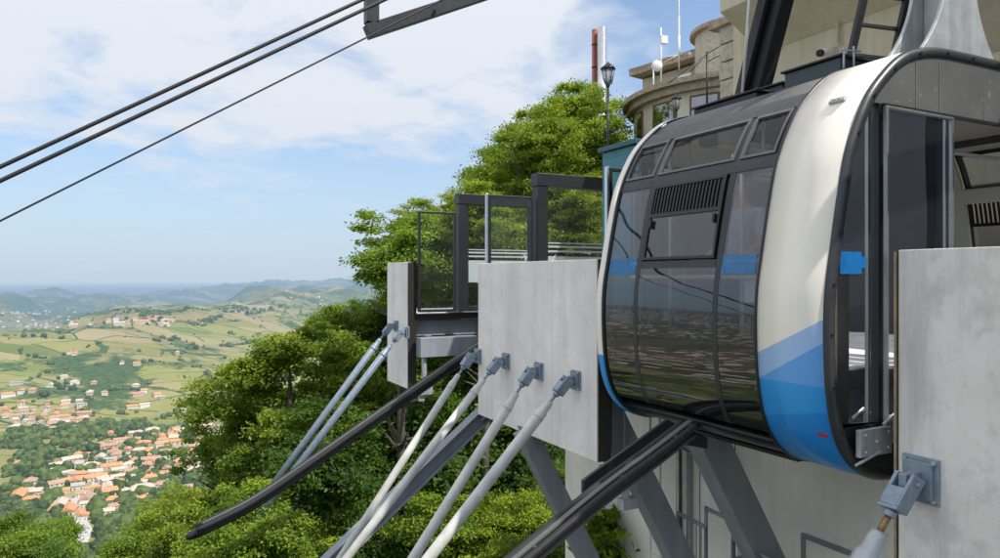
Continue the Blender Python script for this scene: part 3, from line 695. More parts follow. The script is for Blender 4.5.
    m=MB()
    for u in (3.35,4.26,5.15): m.tube([P(u,4.35,1.0),P(u,6.43+BK,1.0)],.017,8); m.tube([P(u,4.7,1.0),P(u,4.7,1.33)],.014,8); m.tube([P(u,6.1+BK,1.0),P(u,6.1+BK,1.33)],.014,8)
    for w in (4.15,6.6+BK):
        m.tube([P(3.2,w,-.0),P(5.35,w,-.0)],.02,8); m.tube([P(3.2,w,.12),P(5.35,w,.12)],.02,8)
    for u,w in ((3.3,4.5),(4.26,4.45),(5.2,4.5)): m.tube([P(u,w,-.8),P(u,w,1.33)],.018,8)
    m.build('handrail',mat('pale_handrail',(.6,.6,.56),.35,.3,.05,5),car)
    m=MB(); m.box(3.25,3.62,4.12,4.42,-.42,-.36); m.box(3.25,3.62,4.08,4.12,-.42,-.02); m.box(3.3,3.34,4.15,4.4,-.8,-.42); m.box(3.54,3.58,4.15,4.4,-.8,-.42); m.build('bench_seat',seatm,car,.01)
    m=MB(); m.box(3.72,4.0,4.2,4.42,-.2,.02); m.box(3.80,3.92,4.26,4.36,-.8,-.2); m.build('control_box',whitep,car,.01)
    m=MB(); m.box(5.38,5.44,4.5,6.3+BK,1.1,1.32); m.build('inner_lintel',cream,car,.01)
    for uu_ in (3.3,4.3,5.2): m=MB(); m.beam(P(uu_,4.45,1.30),P(uu_,6.35+BK,1.30),.06,.05); m.build('ceiling_rib',cream,car,.004)
    m=MB(); m.box(3.9,4.6,4.9,5.2,1.22,1.30); m.box(4.0,4.15,4.6,4.72,1.2,1.30); m.box(4.7,4.82,4.5,4.62,1.18,1.30); m.tube([P(4.1,4.66,1.2),P(4.1,4.66,1.05)],.03,8); m.build('ceiling_fitting',blk,car,.004)
    # ---- side faces
    def sidepoly(z0,z1,w0=None,w1=None,off=-.07,half=None):
        A=full(off); pts=[(a[0],a[1]) for a in A if z0-1e-6<=a[1]<=z1+1e-6]
        return pts
    def cap_poly(zc,upper,off=-.06):
        A=PF+PN*off
        pts=[(a[0],a[1]) for a in A if (a[1]>zc if upper else a[1]<zc)]
        w=np.interp(zc,*(lambda q:(q[:,1],q[:,0]))(np.array(sorted([(a[0],a[1]) for a in A if -1.2<a[1]<1.45],key=lambda t:t[1]))))
        if upper: L=[(w,zc)]+pts; R=[(2*CW-a,b) for a,b in L[::-1] if a<CW-1e-4]
        else: L=pts+[(w,zc)]; R=[(2*CW-a,b) for a,b in L[::-1] if a<CW-1e-4]; return R[::1]+[] if False else [(a,b) for a,b in L]+R
        return L+R
    for ub,s in ((3.0,1),(5.5,-1)):
        m=MB(); m.prism([P(ub,a,b) for a,b in cap_poly(1.16,True)],D1*.03*s); 
        o=m.build('header_panel',darkpanel,car)
        if s==1:
            g=MB()
            for w in (4.78,5.05,5.6):
                g.box(ub-.004,ub-.001,w,w+.004,1.17,1.52)
            g.build('panel_seam',mat('seam_grey',(.2,.2,.2),.5),o)
        m=MB(); m.prism([P(ub,a,b) for a,b in cap_poly(-.98,False)],D1*.03*s); m.build('sill_panel',blk,car)
    # side windows (front corner + back corner), near side
    for ub,s in ((3.02,1),(5.47,-1)):
        for mir in (0,1):
            A=prof(-.97,1.15,24,-.06); pts=[(a,b) for a,b in A]+[(4.37,1.15),(4.37,-.97)]
            if mir: pts=[(2*CW-a,b) for a,b in pts]
            m=MB(); m.add([P(ub,a,b) for a,b in pts],[tuple(range(len(pts)))]); m.build('corner_window',glass_door,car)
    for ub in (2.99,5.47):
        for wa in (4.37,6.33+BK): m=MB(); m.box(ub,ub+.05,wa,wa+.08,-1.0,1.155); m.build('door_post',blk,car)
    m=MB(); m.box(3.008,3.012,4.01,4.22,.02,.165); m.box(3.009,3.013,4.222,4.27,.06,.135); m.build('blue_film',blueo,car)
    # far side doors closed
    d=MB(); d.box(5.46,5.49,4.46,6.32+BK,-.97,-.85); d.box(5.46,5.49,4.46,6.32+BK,1.08,1.15); d.box(5.46,5.49,5.36,5.42,-.85,1.08); d=d.build('door',steel_dark,car); g=MB(); g.box(5.47,5.478,4.47,5.355,-.85,1.08); g.box(5.47,5.478,5.425,6.31+BK,-.85,1.08); g.build('pane',glass_door,d)
    # near side sliding door leaf, slid over the front
    d=MB(); w0,w1,za,zb=4.38,5.13,-1.02,1.13
    d.box(2.94,2.968,w0,w0+.022,za,zb); d.box(2.94,2.968,w1-.02,w1,za,zb); d.box(2.948,2.964,w1-.10,w1-.085,za+.1,zb-.02); d.box(2.94,2.968,w0+.022,w1-.02,zb-.018,zb); d.box(2.94,2.968,w0+.035,w1-.035,za,za+.1)
    doorf=mat('door_frame_alloy',(.30,.31,.31),.35,.7,.15,5,dirt=((.1,.1,.1),.3))
    dd=d.build('door',doorf,car,.004)
    g=MB(); g.add([P(2.955,w0+.022,za+.1),P(2.955,w1-.02,za+.1),P(2.955,w1-.02,zb-.018),P(2.955,w0+.022,zb-.018)],[(0,1,2,3)]); g.build('pane',glass_door,dd)
    g=MB(); g.box(2.935,2.95,w1-.18,w1-.15,-.3,.2); g.build('handle',galv,dd,.004)
    # second leaf edge and door track
    for za_,zb_ in ((1.135,1.158),(-1.04,-1.0)): g=MB(); g.box(2.972,2.992,4.40,6.4+BK,za_,zb_); g.build('door_track',steel_dark,car)
    g=MB(); g.box(2.93,2.965,4.10,4.42,-1.16,-.985); g.box(2.90,2.93,4.42,4.64,-1.10,-.93)
    for w,z in ((4.15,-1.02),(4.15,-1.13),(4.26,-1.07),(4.38,-1.02),(4.38,-1.12)): g.sph(P(2.93,w,z),.012,8)
    g.tube([P(2.93,4.05,-1.2),P(2.93,4.3,-1.14)],.01,6); g.tube([P(2.91,4.30,-.96),P(2.91,4.42,-.90)],.012,6)
    g.build('door_bracket',galv,car,.003)
    # marker lamp on white band
    q=prof(1.19,1.21,3,.02)[1]; c=P(3.22,q[0],q[1]); sl=(P(3.22,*prof(1.25,1.25,2,.02)[0])-P(3.22,*prof(1.15,1.15,2,.02)[0])).normalized(); nr=D1.cross(sl).normalized()
    if nr.dot(D2)>0: nr=-nr
    l=MB(); l.obox(c,D1*.062,sl*.02,nr*.014); lp=l.build('marker_lamp',galv,car,.008); l=MB(); l.sph(c+D1*.02+nr*.012,.014,8,(1,1,.6)); l.sph(c-D1*.02+nr*.012,.014,8,(1,1,.6)); l.build('lens',glass_lamp,lp)
    l=MB(); q=prof(-1.04,-1.015,3,.016); patch(l,3.06,3.14,-1.035,-1.015,.0145,.002); l.build('red_tag',redt,car)
    # roof boxes and rails
    def roofbox(u0,u1,w0,w1,z0,z1,name='equipment_box',mt=steel_dark):
        g=MB(); g.box(u0,u1,w0,w1,z0,z1); o=g.build(name,mt,car,.01); g=MB(); g.box(u0-.025,u1+.025,w0-.025,w1+.025,z1+.002,z1+.022); g.build('lid',steel_dark,o,.006)
    dgb=mat('dark_blue_grey_box',(.035,.055,.065),.45,.1,.15,5)
    roofbox(4.55,5.35,4.93,5.14,1.58,1.67); roofbox(4.45,5.2,5.15,5.4,1.60,1.74,mt=dgb); roofbox(3.75,4.3,5.0,5.45,1.60,1.77,mt=dgb)
    g=MB(); g.tube([P(3.72,5.0,1.6),P(3.72,5.0,1.84)],.009,6); g.tube([P(3.72,5.12,1.6),P(3.72,5.12,1.86)],.009,6); g.tube([P(3.72,4.97,1.81),P(3.72,5.2,1.83)],.007,6); g.build('roof_rail',galv,car)
    # hanger: near leg with flared foot plate
    hg=MB(); fl=[]
    for i in range(13):
        t=i/12; z=1.60+.95*t; hw=.155+.33*(1-t)**3.0; fl.append((hw,z))
    poly=[(HW-.03-h,z) for h,z in fl]+[(HW-.03-.15,3.4),(HW-.03+.15,3.4)]+[(HW-.03+h,z) for h,z in fl[::-1]]
    hg.prism([P(3.02,a,b) for a,b in poly],D1*.03); hg.prism([P(3.26,a,b) for a,b in poly],D1*.03)
    hg.box(3.052,3.258,HW-.10,HW+.04,1.64,3.4)
    hg.beam(P(3.15,HW,3.4),P(4.26,HW,4.6),.28,.22,D2)
    hgo=hg.build('hanger_leg',galv,car,.006)
    hg=MB(); hg.ibeam(P(5.0,HW-.05,1.62),P(4.3,HW-.05,3.62),.16,.2,.02,D2); hg.beam(P(5.02,HW-.22,1.62),P(4.32,HW-.22,3.62),.05,.10,D2); hg.build('hanger_leg',steel_dark,car,.004)
    hg=MB(); hg.tube([P(4.86,HW-.32,1.62),P(4.66,HW-.32,3.6)],.014,8); hg.build('cable_conduit',whitep,car)
    hg=MB(); hg.ibeam(P(3.2,HW+.6,1.62),P(3.9,HW+.4,3.8),.12,.14,.02,D2); hg.beam(P(4.26,HW-.3,4.55),P(4.26,HW+.3,4.9),.5,.3); hg.build('hanger_brace',steel_dark,car)
    # roof ladder
    lad=MB(); a0,a1=P(3.50,5.02,1.55),P(3.50,5.22,3.6); b0,b1=P(3.50,5.42,1.6),P(3.50,5.62,3.6)
    a0,a1=P(3.88,5.22,1.6),P(3.62,5.56,3.6); b0,b1=P(3.80,5.66,1.6),P(3.54,5.98,3.6)
    lad.beam(a0,a1,.035,.07); lad.beam(b0,b1,.035,.07)
    for i in range(1,8): lad.beam(a0.lerp(a1,i/8),b0.lerp(b1,i/8),.03,.03)
    lad.build('roof_ladder',steel_dark,car,.003)
    lad=MB(); lad.beam(b0+D2*.05-D1*.08,b1+D2*.05-D1*.08,.03,.11); lad.build('ladder_guide',galv,car,.003)
    # buffers underneath
    g=MB(); g.box(3.7,5.1,4.45,6.3+BK,-1.41,-1.375); g.build('buffer_frame',rubber,car,.01)
    return car
cabin()

# ------------------------------------------------------------ people inside
def person(u,w,z0,H,shirt,label,face=-1,arm=.25):
    b=P(u,w,z0); t=thing('person',label,'person',b); k=H/1.75
    f=D2*face; sd=Vector((f.y,-f.x,0))
    def q(s,fw,z): return sd*s*k+f*fw*k+Vector((0,0,z*k))
    def skin(name,nodes,edges,mt,sub=1):
        me=bpy.data.meshes.new(name); me.from_pydata([tuple(n[0]) for n in nodes],edges,[]); o=bpy.data.objects.new(name,me); COL.objects.link(o); o.parent=t
        md=o.modifiers.new('s','SKIN'); md.use_smooth_shade=True
        for i,n in enumerate(nodes):
            sv=me.skin_vertices[0].data[i]; sv.radius=(n[1]*k,(n[2] if len(n)>2 else n[1])*k); sv.use_root=(i==0)
        ss=o.modifiers.new('ss','SUBSURF'); ss.levels=sub; ss.render_levels=2; me.materials.append(mt); return o
    N=[(q(0,0,.95),.12),(q(0,0,1.15),.12),(q(0,0,1.38),.13),(q(0,.01,1.47),.06),(q(0,.02,1.54),.05),(q(0,.03,1.60),.078),(q(0,.03,1.69),.085),(q(0,.01,1.74),.05)]
    E=[(i,i+1) for i in range(7)]
    for s in (-1,1):
        k0=len(N); N+=[(q(s*.19,0,1.40),.055),(q(s*.23,.02,1.12),.042),(q(s*.22,arm,.98),.032),(q(s*.2,arm+.09,.99),.035,.02)]
        E+=[(2,k0),(k0,k0+1),(k0+1,k0+2),(k0+2,k0+3)]; h=k0+3
        for j,(a,l) in enumerate(((-.03,.07),(-.01,.085),(.01,.08),(.03,.065))):
            k1=len(N); N+=[(q(s*.2+a,arm+.12+l*.4,.985),.010),(q(s*.2+a,arm+.12+l,.965),.008)]; E+=[(h,k1),(k1,k1+1)]
        k1=len(N); N+=[(q(s*.2-s*.05,arm+.11,.99),.011),(q(s*.2-s*.06,arm+.15,.98),.009)]; E+=[(h,k1),(k1,k1+1)]
        k0=len(N); N+=[(q(s*.1,0,.86),.085),(q(s*.11,.01,.48),.058),(q(s*.11,0,.09),.042),(q(s*.12,.13,.04),.035)]
        E+=[(0,k0),(k0,k0+1),(k0+1,k0+2),(k0+2,k0+3)]
    skin('body',N,E,skinm)
    sh=[(q(0,0,.93),.14),(q(0,0,1.15),.14),(q(0,0,1.38),.145),(q(0,.01,1.45),.08)]; e=[(0,1),(1,2),(2,3)]
    for s in (-1,1): k0=len(sh); sh+=[(q(s*.20,0,1.39),.072),(q(s*.235,.01,1.16),.06)]; e+=[(2,k0),(k0,k0+1)]
    skin('shirt',sh,e,shirt)
    tr=[(q(0,0,.95),.13)]; e=[]
    for s in (-1,1): k0=len(tr); tr+=[(q(s*.1,0,.84),.1),(q(s*.11,.01,.48),.075),(q(s*.11,0,.1),.06)]; e+=[(0,k0),(k0,k0+1),(k0+1,k0+2)]
    skin('trousers',tr,e,trou)
    m=MB(); c=b+q(0,.0,1.695); m.sph(c,.108*k,14,(1,1,1.0)); o=m.build('hair',hairm,t)
    m=MB(); c=b+q(0,.115,1.655); m.sph(c,.018*k,8,(.8,.8,1.3)); 
    for s in (-1,1): m.sph(b+q(s*.09,.03,1.66),.022*k,8,(.6,.6,1.3))
    m.build('nose_and_ears',skinm,t)
    m=MB()
    for s in (-1,1): m.sph(b+q(s*.035,.108,1.675),.011*k,8)
    m.build('eyes',blk,t)
person(4.42,4.62,-.80,1.68,shirtw,'attendant in a pale shirt standing behind the slatted vent window',-1)
person(3.72,4.85,-.80,1.74,shirtd,'passenger in a dark navy shirt standing behind the right front window of the cabin',-1,.1)
person(4.0,5.7,-.80,1.70,shirtd,'passenger in dark clothes standing in the middle of the cabin near the open doorway',-1,.05)

# ------------------------------------------------------------ concrete panels
def panel(u0,u1,seams,mt,label,z1=.19,z0=-1.94,side=True):
    t=thing('concrete_parapet',label,'parapet wall',P(u0,4.25,z0),'concrete front parapets of the platforms')
    m=MB(); us=[u0]+seams+[u1]
    for a,b in zip(us[:-1],us[1:]): m.box(a+.003,b-.003,4.25,4.34,z0,z1)
    m.build('concrete_slab',mt,t,.006)
    m=MB(); m.box(u0,u1,4.342,4.42,z0+.01,z1-.006); m.build('steel_backing',brownmetal,t,.003)
    for ua in (u0-.012,u1+.002): m=MB(); m.box(ua,ua+.01,4.262,4.42,z0+.004,z1-.004); m.build('edge_plate',brownmetal,t)
    return t
panel(6.05,8.95,[6.95,8.22],conc,'large pale board-marked concrete panel in the middle, holding four stay anchors')
panel(11.9,13.05,[],conc,'narrow pale concrete panel furthest left, beside the trees',z1=.27,z0=-2.0)
pr=panel(-1.2,2.78,[.9],conc2,'stained grey concrete wall at the right edge in front of the cabin',z1=.17,z0=-3.2)
m=MB(); m.box(2.795,2.81,4.255,4.27,-3.2,.16); m.build('timber_edge_strip',mat('timber_strip',(.36,.27,.16),.7,0,.2,10),pr)

# ------------------------------------------------------------ stay anchors and tubes
def stay(a,end,r,label,plate=.17,group='inclined stay tubes anchored to the concrete panels',mt=None,sleeve=.35,cl=1.0):
    """a = anchor point on the panel face (plane w=4.25)"""
    d=(Vector(end)-Vector(a)); 
    a=Vector(a); t=thing('stay_tube',label,'stay tube',a,group)
    m=MB(); m.box8([a+D1*sx*plate*.5*cl+Vector((0,0,sz*plate*.62*cl))-D2*dw for dw in (.0,.022) for sx,sz in ((-1,-1),(1,-1),(1,1),(-1,1))])
    m.box8([a+D1*sx*plate*.38*cl+Vector((0,0,sz*plate*.5*cl))-D2*dw for dw in (.024,.05) for sx,sz in ((-1,-1),(1,-1),(1,1),(-1,1))])
    m.build('anchor_plate',bluegal,t,.004)
    for sx in (-1,1):
        for sz in (-1,1): q=a+D1*sx*plate*.40*cl+Vector((0,0,sz*plate*.52*cl)); MB().tube([q-D2*.02,q-D2*.042],.011*cl,6).build('bolt',galv,t)
    dd=d.normalized(); s=D1; n=dd.cross(s).normalized()
    piv=a-D2*.13*cl
    m=MB(); 
    lug=MB(); lug.obox(a-D2*.10*cl,D2*.075*cl,D1*.022*cl,Vector((0,0,.05*cl))); lug.tube([piv-D1*.075*cl,piv+D1*.075*cl],.018*cl,8); lug.build('lug',bluegal,t,.005)
    c=MB()
    e=piv+dd*.16*cl
    for sx in (-1,1): c.obox(piv+dd*.06*cl+D1*sx*.045*cl,dd*.10*cl,D1*.011*cl,n*.055*cl)
    c.obox(piv+dd*.155*cl,dd*.018*cl,D1*.056*cl,n*.055*cl); c.obox(piv+dd*.10*cl-n*.05*cl,dd*.055*cl,D1*.044*cl,n*.008*cl); c.tube([piv+dd*.172*cl,piv+dd*.21*cl],.036*cl,10); c.build('clevis',bluegal,t,.006)
    m=MB(); m.tube([piv+dd*.2*cl,piv+dd*.34*cl],.018*cl,8); m.build('threaded_rod',brass if cl>1.1 else bluegal,t)
    p0=piv+dd*.30*cl
    m=MB(); m.tube([p0,p0+dd*.03*cl,p0+dd*.05*cl,p0+dd*.12*cl,p0+dd*.14*cl,Vector(end)],[r*.62,r*.68,r*.74,r*.78,r,r],20); m.build('tube',mt or strutm,t)
    m=MB(); m.tube([p0+dd*.20*cl,p0+dd*.225*cl],r*1.07,18); m.build('collar',mt or strutm,t)
def dirn(s,L,du=0): return (-D2+Vector((0,0,-s))+D1*du).normalized()*L
anch=[(479,356,1.31,.050,'first stay tube from the left on the large panel, short sleeve and sunlit'),
      (507,361,1.07,.052,'second stay tube from the left on the large panel, brightest of the four'),
      (540,371,1.28,.058,'third stay tube from the left on the large panel, shaded near its top'),
      (577,380,.99,.060,'stay tube nearest the cable car on the large panel')]
for px,py,s,r,l in anch:
    a=on_w(px,py,4.25); stay(a,a+dirn(s,6.2),r,l)
a=on_w(397,326,4.25); stay(a,a+dirn(1.21,4.2),.06,'left one of the two shade-blue tinted stay tubes on the narrow far panel',mt=bluegal)  # shade on both far tubes is put in through the bluish material
a=on_w(408,332,4.25); stay(a,a+dirn(1.15,4.2),.062,'right one of the two shade-blue tinted stay tubes on the narrow far panel',mt=bluegal)
# near stay at the right wall
a=on_w(922,482,4.25)+Vector((0,0,.02)); stay(a,a+dirn(1.9,3.5,.45),.075,'thick galvanized stay tube on the near wall at the right, with a rusty threaded rod',plate=.2,mt=galv,cl=1.12)

# ------------------------------------------------------------ guide rails (booms)
def boom(u,pts,label,r=.10,flap=None):
    t=thing('guide_rail',label,'guide rail',P(u,*pts[0]),'rope guide rails leaning out under the bays')
    m=MB(); c=catmull(pts,6)
    L=[Vector(P(u,a,b)) for a,b in c]
    rs=[r]*(len(L)-3)+[r*.95,r*.8,r*.45]
    m.tube(L,rs,16); m.build('rail_tube',blk,t)
    for du,mt_ in ((r*1.25,rubber),(-r*1.25,rubber)):
        m=MB(); m.tube([x+D1*du+Vector((0,0,.07)) for x in L[:-2]],[r*.5]*(len(L)-2),10); m.build('side_rail',mt_,t)
    m=MB()
    for i in range(len(L)-4): m.beam(L[i]+Vector((0,0,r+.03)),L[i+1]+Vector((0,0,r+.03)),.05,.015)
    m.build('wear_strip',darkpanel,t)
    m=MB()
    for i in range(3,len(L)-3,7): m.tube([L[i]-D1*(r*1.7)+Vector((0,0,.07)),L[i]+D1*(r*1.7)+Vector((0,0,.07))],.014,6)
    m.build('cross_bolt',darkpanel,t)
    return t
boom(10.4,[(6.4,-.40),(5.06,-1.12),(3.4,-2.08),(1.65,-3.10),(1.05,-3.37),(.55,-3.54)],'long black guide rail under the far bay, its tapered tip over the trees',.07)
t=boom(4.4,[(4.02,-1.27),(3.6,-1.475),(3.12,-1.70),(2.38,-2.10),(1.2,-2.72),(0,-3.3),(-.6,-3.55)],'black guide rail running down under the docked cable car',.06)
m=MB(); 
for s in (-1,): m.prism([P(4.60,4.4,-1.40),P(4.60,3.95,-1.20),P(4.60,3.1,-1.60),P(4.60,3.1,-1.72),P(4.60,4.0,-1.40),P(4.60,4.4,-1.5)],D1*.03)
m.build('side_flap',steel_dark,t,.004)

# ------------------------------------------------------------ glass screens & door portals
def screen(u,label,w0=4.42,w1=5.16,z0=-.63,z1=1.18,silver_edge=False):
    t=thing('glass_screen',label,'glass screen',P(u,w0,z0),'glass safety screens beside the bays')
    m=MB(); a=.045
    m.box(u,u+a,w0,w0+a,z0,z1); m.box(u,u+a,w1-a,w1,z0,z1); m.box(u,u+a,w0+a,w1-a,z1-a*.8,z1); m.box(u,u+a,w0+a,w1-a,z0,z0+a); m.build('frame',steel_dark,t,.004)
    if silver_edge: m=MB(); m.box(u-.002,u+a+.002,w0-.028,w0-.002,z0,z1+.01); m.build('edge_post',silver,t,.003)
    m=MB(); m.add([P(u+.02,w0+a,z0+a),P(u+.02,w1-a,z0+a),P(u+.02,w1-a,z1-a*.8),P(u+.02,w0+a,z1-a*.8)],[(0,1,2,3)]); m.build('pane',glass_clear,t)
def portal(u,label,w0=5.2,w1=6.85,z0=-.63,z1=1.53,silver_edge=False):
    t=thing('door_portal',label,'door portal',P(u,w0,z0),'black door portals along the boarding bays')
    for wa,wb in ((w0,w0+.16),(w1-.12,w1)): m=MB(); m.box(u-.06,u+.12,wa,wb,z0,z1-.19); m.build('post',steel_dark,t,.005)
    m=MB(); m.box(u-.07,u+.13,w0-.02,w1+.02,z1-.188,z1); m.build('header',steel_dark,t,.006)
    m=MB(); m.box(u+.01,u+.05,w0+.165,w0+.21,z0,z1-.19); m.box(u+.01,u+.05,w1-.17,w1-.125,z0,z1-.19); m.box(u+.01,u+.05,w0+.21,w1-.17,z0,z0+.09); d=m.build('door',steel_dark,t,.003)
    m=MB(); m.add([P(u+.03,w0+.21,z0+.09),P(u+.03,w1-.17,z0+.09),P(u+.03,w1-.17,z1-.19),P(u+.03,w0+.21,z1-.19)],[(0,1,2,3)]); m.build('pane',glass_clear,d)
    m=MB()
    for zz,h in ((.50,.018),(.44,.03),(.37,.03)): m.box(u+.020,u+.0235,w0+.215,w1-.175,zz,zz+h)
    m.box(u+.020,u+.0235,w0+.215,w1-.175,-.1,.31); m.build('frosted_stripes',frost,d)
screen(11.8,'leftmost black framed glass screen above the far platform edge')
screen(8.97,'glass screen with bright metal edge between the two black portals',silver_edge=True)
screen(6.07,'glass screen with bright metal edge right beside the cable car',z1=1.16,silver_edge=True)
portal(11.8,'black door portal furthest left, behind the first glass screen')
portal(8.95,'taller looking black door portal in the middle, above the large concrete panel')
t=thing('ticket_cabinet','teal metal cabinet between the middle portal and the cable car','cabinet',P(6.5,4.98,-.63))
m=MB(); m.box(6.35,6.98,4.98,5.7,-.63,1.50); m.build('cabinet_body',tealp,t,.01); m=MB(); m.box(6.30,7.02,4.94,5.74,1.502,1.56); m.build('cap',mat('teal_cap',(.02,.10,.13),.4),t,.006); m=MB(); m.box(6.40,6.93,4.965,4.978,-.5,1.4); m.build('door',mat('teal_door',(.035,.19,.24),.3),t,.004)

# ------------------------------------------------------------ platforms and steelwork
def platform(u0,u1,label,w0=4.43,w1=8.1):
    t=thing('boarding_platform',label,'platform',P(u0,w0,-.9))
    m=MB(); m.box(u0,u1,w0,w1,-.76,-.64); m.build('deck',conc2,t,.005)
    m=MB(); m.box(u0-.05,u0-.003,w0,w1,-.80,-.66); m.box(u1+.003,u1+.05,w0,w1,-.80,-.66); m.build('rubber_edge',rubber,t,.01)
    m=MB()
    for u in (u0+.15,u1-.15): m.ibeam(P(u,w0,-.92),P(u,w1,-.92),.14,.28,.02)
    for w in (w0+.25,w0+1.4,w0+2.7): m.ibeam(P(u0+.03,w,-1.20),P(u1-.03,w,-1.20),.14,.26,.02,D2)
    m.build('steel_beams',grey_paint,t)
    return t
platform(6.1,8.9,'concrete boarding platform on steel beams behind the large panel')
platform(11.95,13.4,'far boarding platform on steel beams behind the narrow panel')
platform(-1.5,2.7,'near boarding platform behind the right wall')
# far bay end: low platform edge seen below the leftmost screen
t=thing('bay_end_ledge','dark rubber edged ledge with grey steel channel closing the far bay','platform edge',P(10.4,6.9,-.9))
m=MB(); m.box(9.0,11.88,5.9,8.1,-.78,-.65); m.build('deck',conc2,t,.005)
m=MB(); m.box(9.0,11.88,5.80,5.897,-.86,-.66); m.build('rubber_edge',rubber,t,.015)
m=MB(); m.ibeam(P(9.0,6.1,-1.05),P(11.88,6.1,-1.05),.16,.34,.02,D2); m.box(9.2,9.6,6.2,6.9,-1.25,-.9); m.ibeam(P(11.6,5.95,-1.2),P(11.6,5.95,-2.0),.12,.12,.02,D2); m.build('steel_channel',grey_paint,t,.003)
# outer bracket near narrow panel
t=thing('steel_bracket','light grey steel bracket hanging below the far platform','bracket',on_u(420,345,11.7))
m=MB(); q=on_u(447,346,11.7); m.box8([q+D2*sx*.55+D1*sy*.12+Vector((0,0,sz*.17)) for sz in (-1,1) for sx,sy in ((-1,-1),(1,-1),(1,1),(-1,1))]); m.build('box_beam',grey_paint,t,.006)
m=MB(); q=on_u(424,356,11.7); m.tube([q,q+Vector((0,0,-.55))],.05,8); m.obox(q+Vector((0,0,-.6)),D2*.14,D1*.08,Vector((0,0,.08))); m.obox(q+Vector((0,0,-.72))-D2*.05,D2*.05,D1*.03,Vector((0,0,.08))); m.build('hook',galv,t,.006)
def brace(name,label,p,q,a,b,box=True,side=None,mt=None,plate=True):
    t=thing(name,label,'steel brace',Vector(q)); m=MB()
    (m.beam if box else m.ibeam)(p,q,a,b,side=side) ; m.build('beam',mt or grey_paint,t,.006)
    d=(Vector(q)-Vector(p)).normalized(); m=MB(); m.obox(Vector(p)+d*.12,d*.16,D1*(a*.62),D2*.012); m.build('gusset',mt or grey_paint,t)
    m=MB(); m.obox(Vector(q),D2*.3,D1*.3,Vector((0,0,.03))); m.build('foot_plate',mt or grey_paint,t)
brace('steel_brace','dark steel beam sloping down left behind the white stay tubes',on_w(492,406,4.7),on_w(492,406,4.7)+(-D2*1.0+Vector((0,0,-.78))).normalized()*4.2,.2,.2,False)
brace('steel_brace','slim grey steel brace with a sunlit patch under the large panel',on_u(524,430,7.6),on_u(596,575,7.6),.2,.24,True)
brace('steel_brace','grey steel brace running down behind the guide rail',on_u(602,400,6.4),on_u(684,568,6.4),.22,.28,True)
brace('steel_brace','widest grey steel brace directly under the cable car',on_u(700,425,5.4),on_u(768,566,5.4),.24,.34,True)
t=thing('corner_column','short grey steel column beside the edge of the large panel','steel column',on_u(612,470,6.3))
m=MB(); m.ibeam(P(6.25,4.62,-.9),P(6.25,4.62,-2.05),.16,.16,.02); m.obox(P(6.25,4.62,-2.1),D1*.12,D2*.12,Vector((0,0,.03))); m.build('column',grey_paint,t)
m=MB(); m.tube([P(6.25,4.7,-2.1),P(6.25,4.78,-2.45)],.05,8); m.obox(P(6.25,4.8,-2.5),D1*.06,D2*.1,Vector((0,0,.06))); m.build('knuckle',galv,t,.005)
# base wall of the station
W=6.7; uL=(lambda q:q.dot(D1))(on_w(565,400,W))
t=thing('station_base_wall','pale grey rendered wall of the lower station under the cable car','wall',P(uL,W,-12))
m=MB(); m.box(-2,uL,W,W+6,-14,-1.45); m.build('wall',greywall,t,.01)
m=MB(); m.box(-2,uL-.02,W-.10,W-.003,-1.72,-1.46); m.build('cornice',grey_paint,t)
m=MB()
a=on_w(684,500,W-.07).dot(D1)
m.box(a-.10,a-.02,W-.12,W-.02,-12,-1.75); m.build('downpipe',galv,t); m=MB(); m.box(a+.0,a+.03,W-.10,W-.02,-12,-1.75); m.build('cable_strip',steel_dark,t); m=MB(); m.box(a+.05,a+.11,W-.12,W-.02,-12,-1.75); m.build('downpipe',galv,t)
m=MB(); b=on_w(735,500,W).dot(D1); m.box(b-.005,b+.005,W-.006,W-.001,-12,-2); c=on_w(700,500,W).dot(D1); m.box(c-.005,c+.005,W-.006,W-.001,-12,-2); m.build('joint',steel_dark,t)
# window frame bottom right of the wall
q0=on_w(803,532,W); q1=on_w(862,558,W)
m=MB(); ua,ub=q0.dot(D1),q1.dot(D1); z=q0.z; lo,hi=min(ua,ub),max(ua,ub)
m.box(lo,hi,W-.04,W-.002,z-.05,z); m.box(hi-.05,hi,W-.04,W-.002,z-1.2,z-.052); m.box(lo,lo+.05,W-.04,W-.002,z-1.2,z-.052); o=m.build('window',grey_paint,t); m=MB(); m.box(lo+.05,hi-.05,W-.02,W-.012,z-1.2,z-.052); m.build('pane',greywall,o)
# wall ladder
t=thing('wall_ladder','thin white ladder fixed to the pale base wall left of the downpipe','ladder',on_w(665,558,W))
m=MB(); a=on_w(660,500,W).dot(D1); b=on_w(670,500,W).dot(D1)
for u in (a,b): m.tube([P(u,W-.18,-8),P(u,W-.18,-1.9)],.02,8)
m.build('stile',whitep,t)
m=MB()
for i in range(22): m.tube([P(a,W-.18,-8+i*.27),P(b,W-.18,-8+i*.27)],.012,6)
m.build('rungs',whitep,t)
t=thing('wall_beam_track','grey steel channel fixed high on the base wall','steel channel',on_w(690,450,W))
m=MB(); m.ibeam(on_w(678,441,W-.2),on_w(728,466,W-.2)*1.0,.10,.12,.015,D2); m.build('channel',grey_paint,t); m=MB(); m.box8([on_w(714,468,W-.25)+D1*a*.12+D2*b*.1+Vector((0,0,c*.1)) for c in (-1,1) for a,b in ((-1,-1),(1,-1),(1,1),(-1,1))]); m.build('bracket',blk,t)
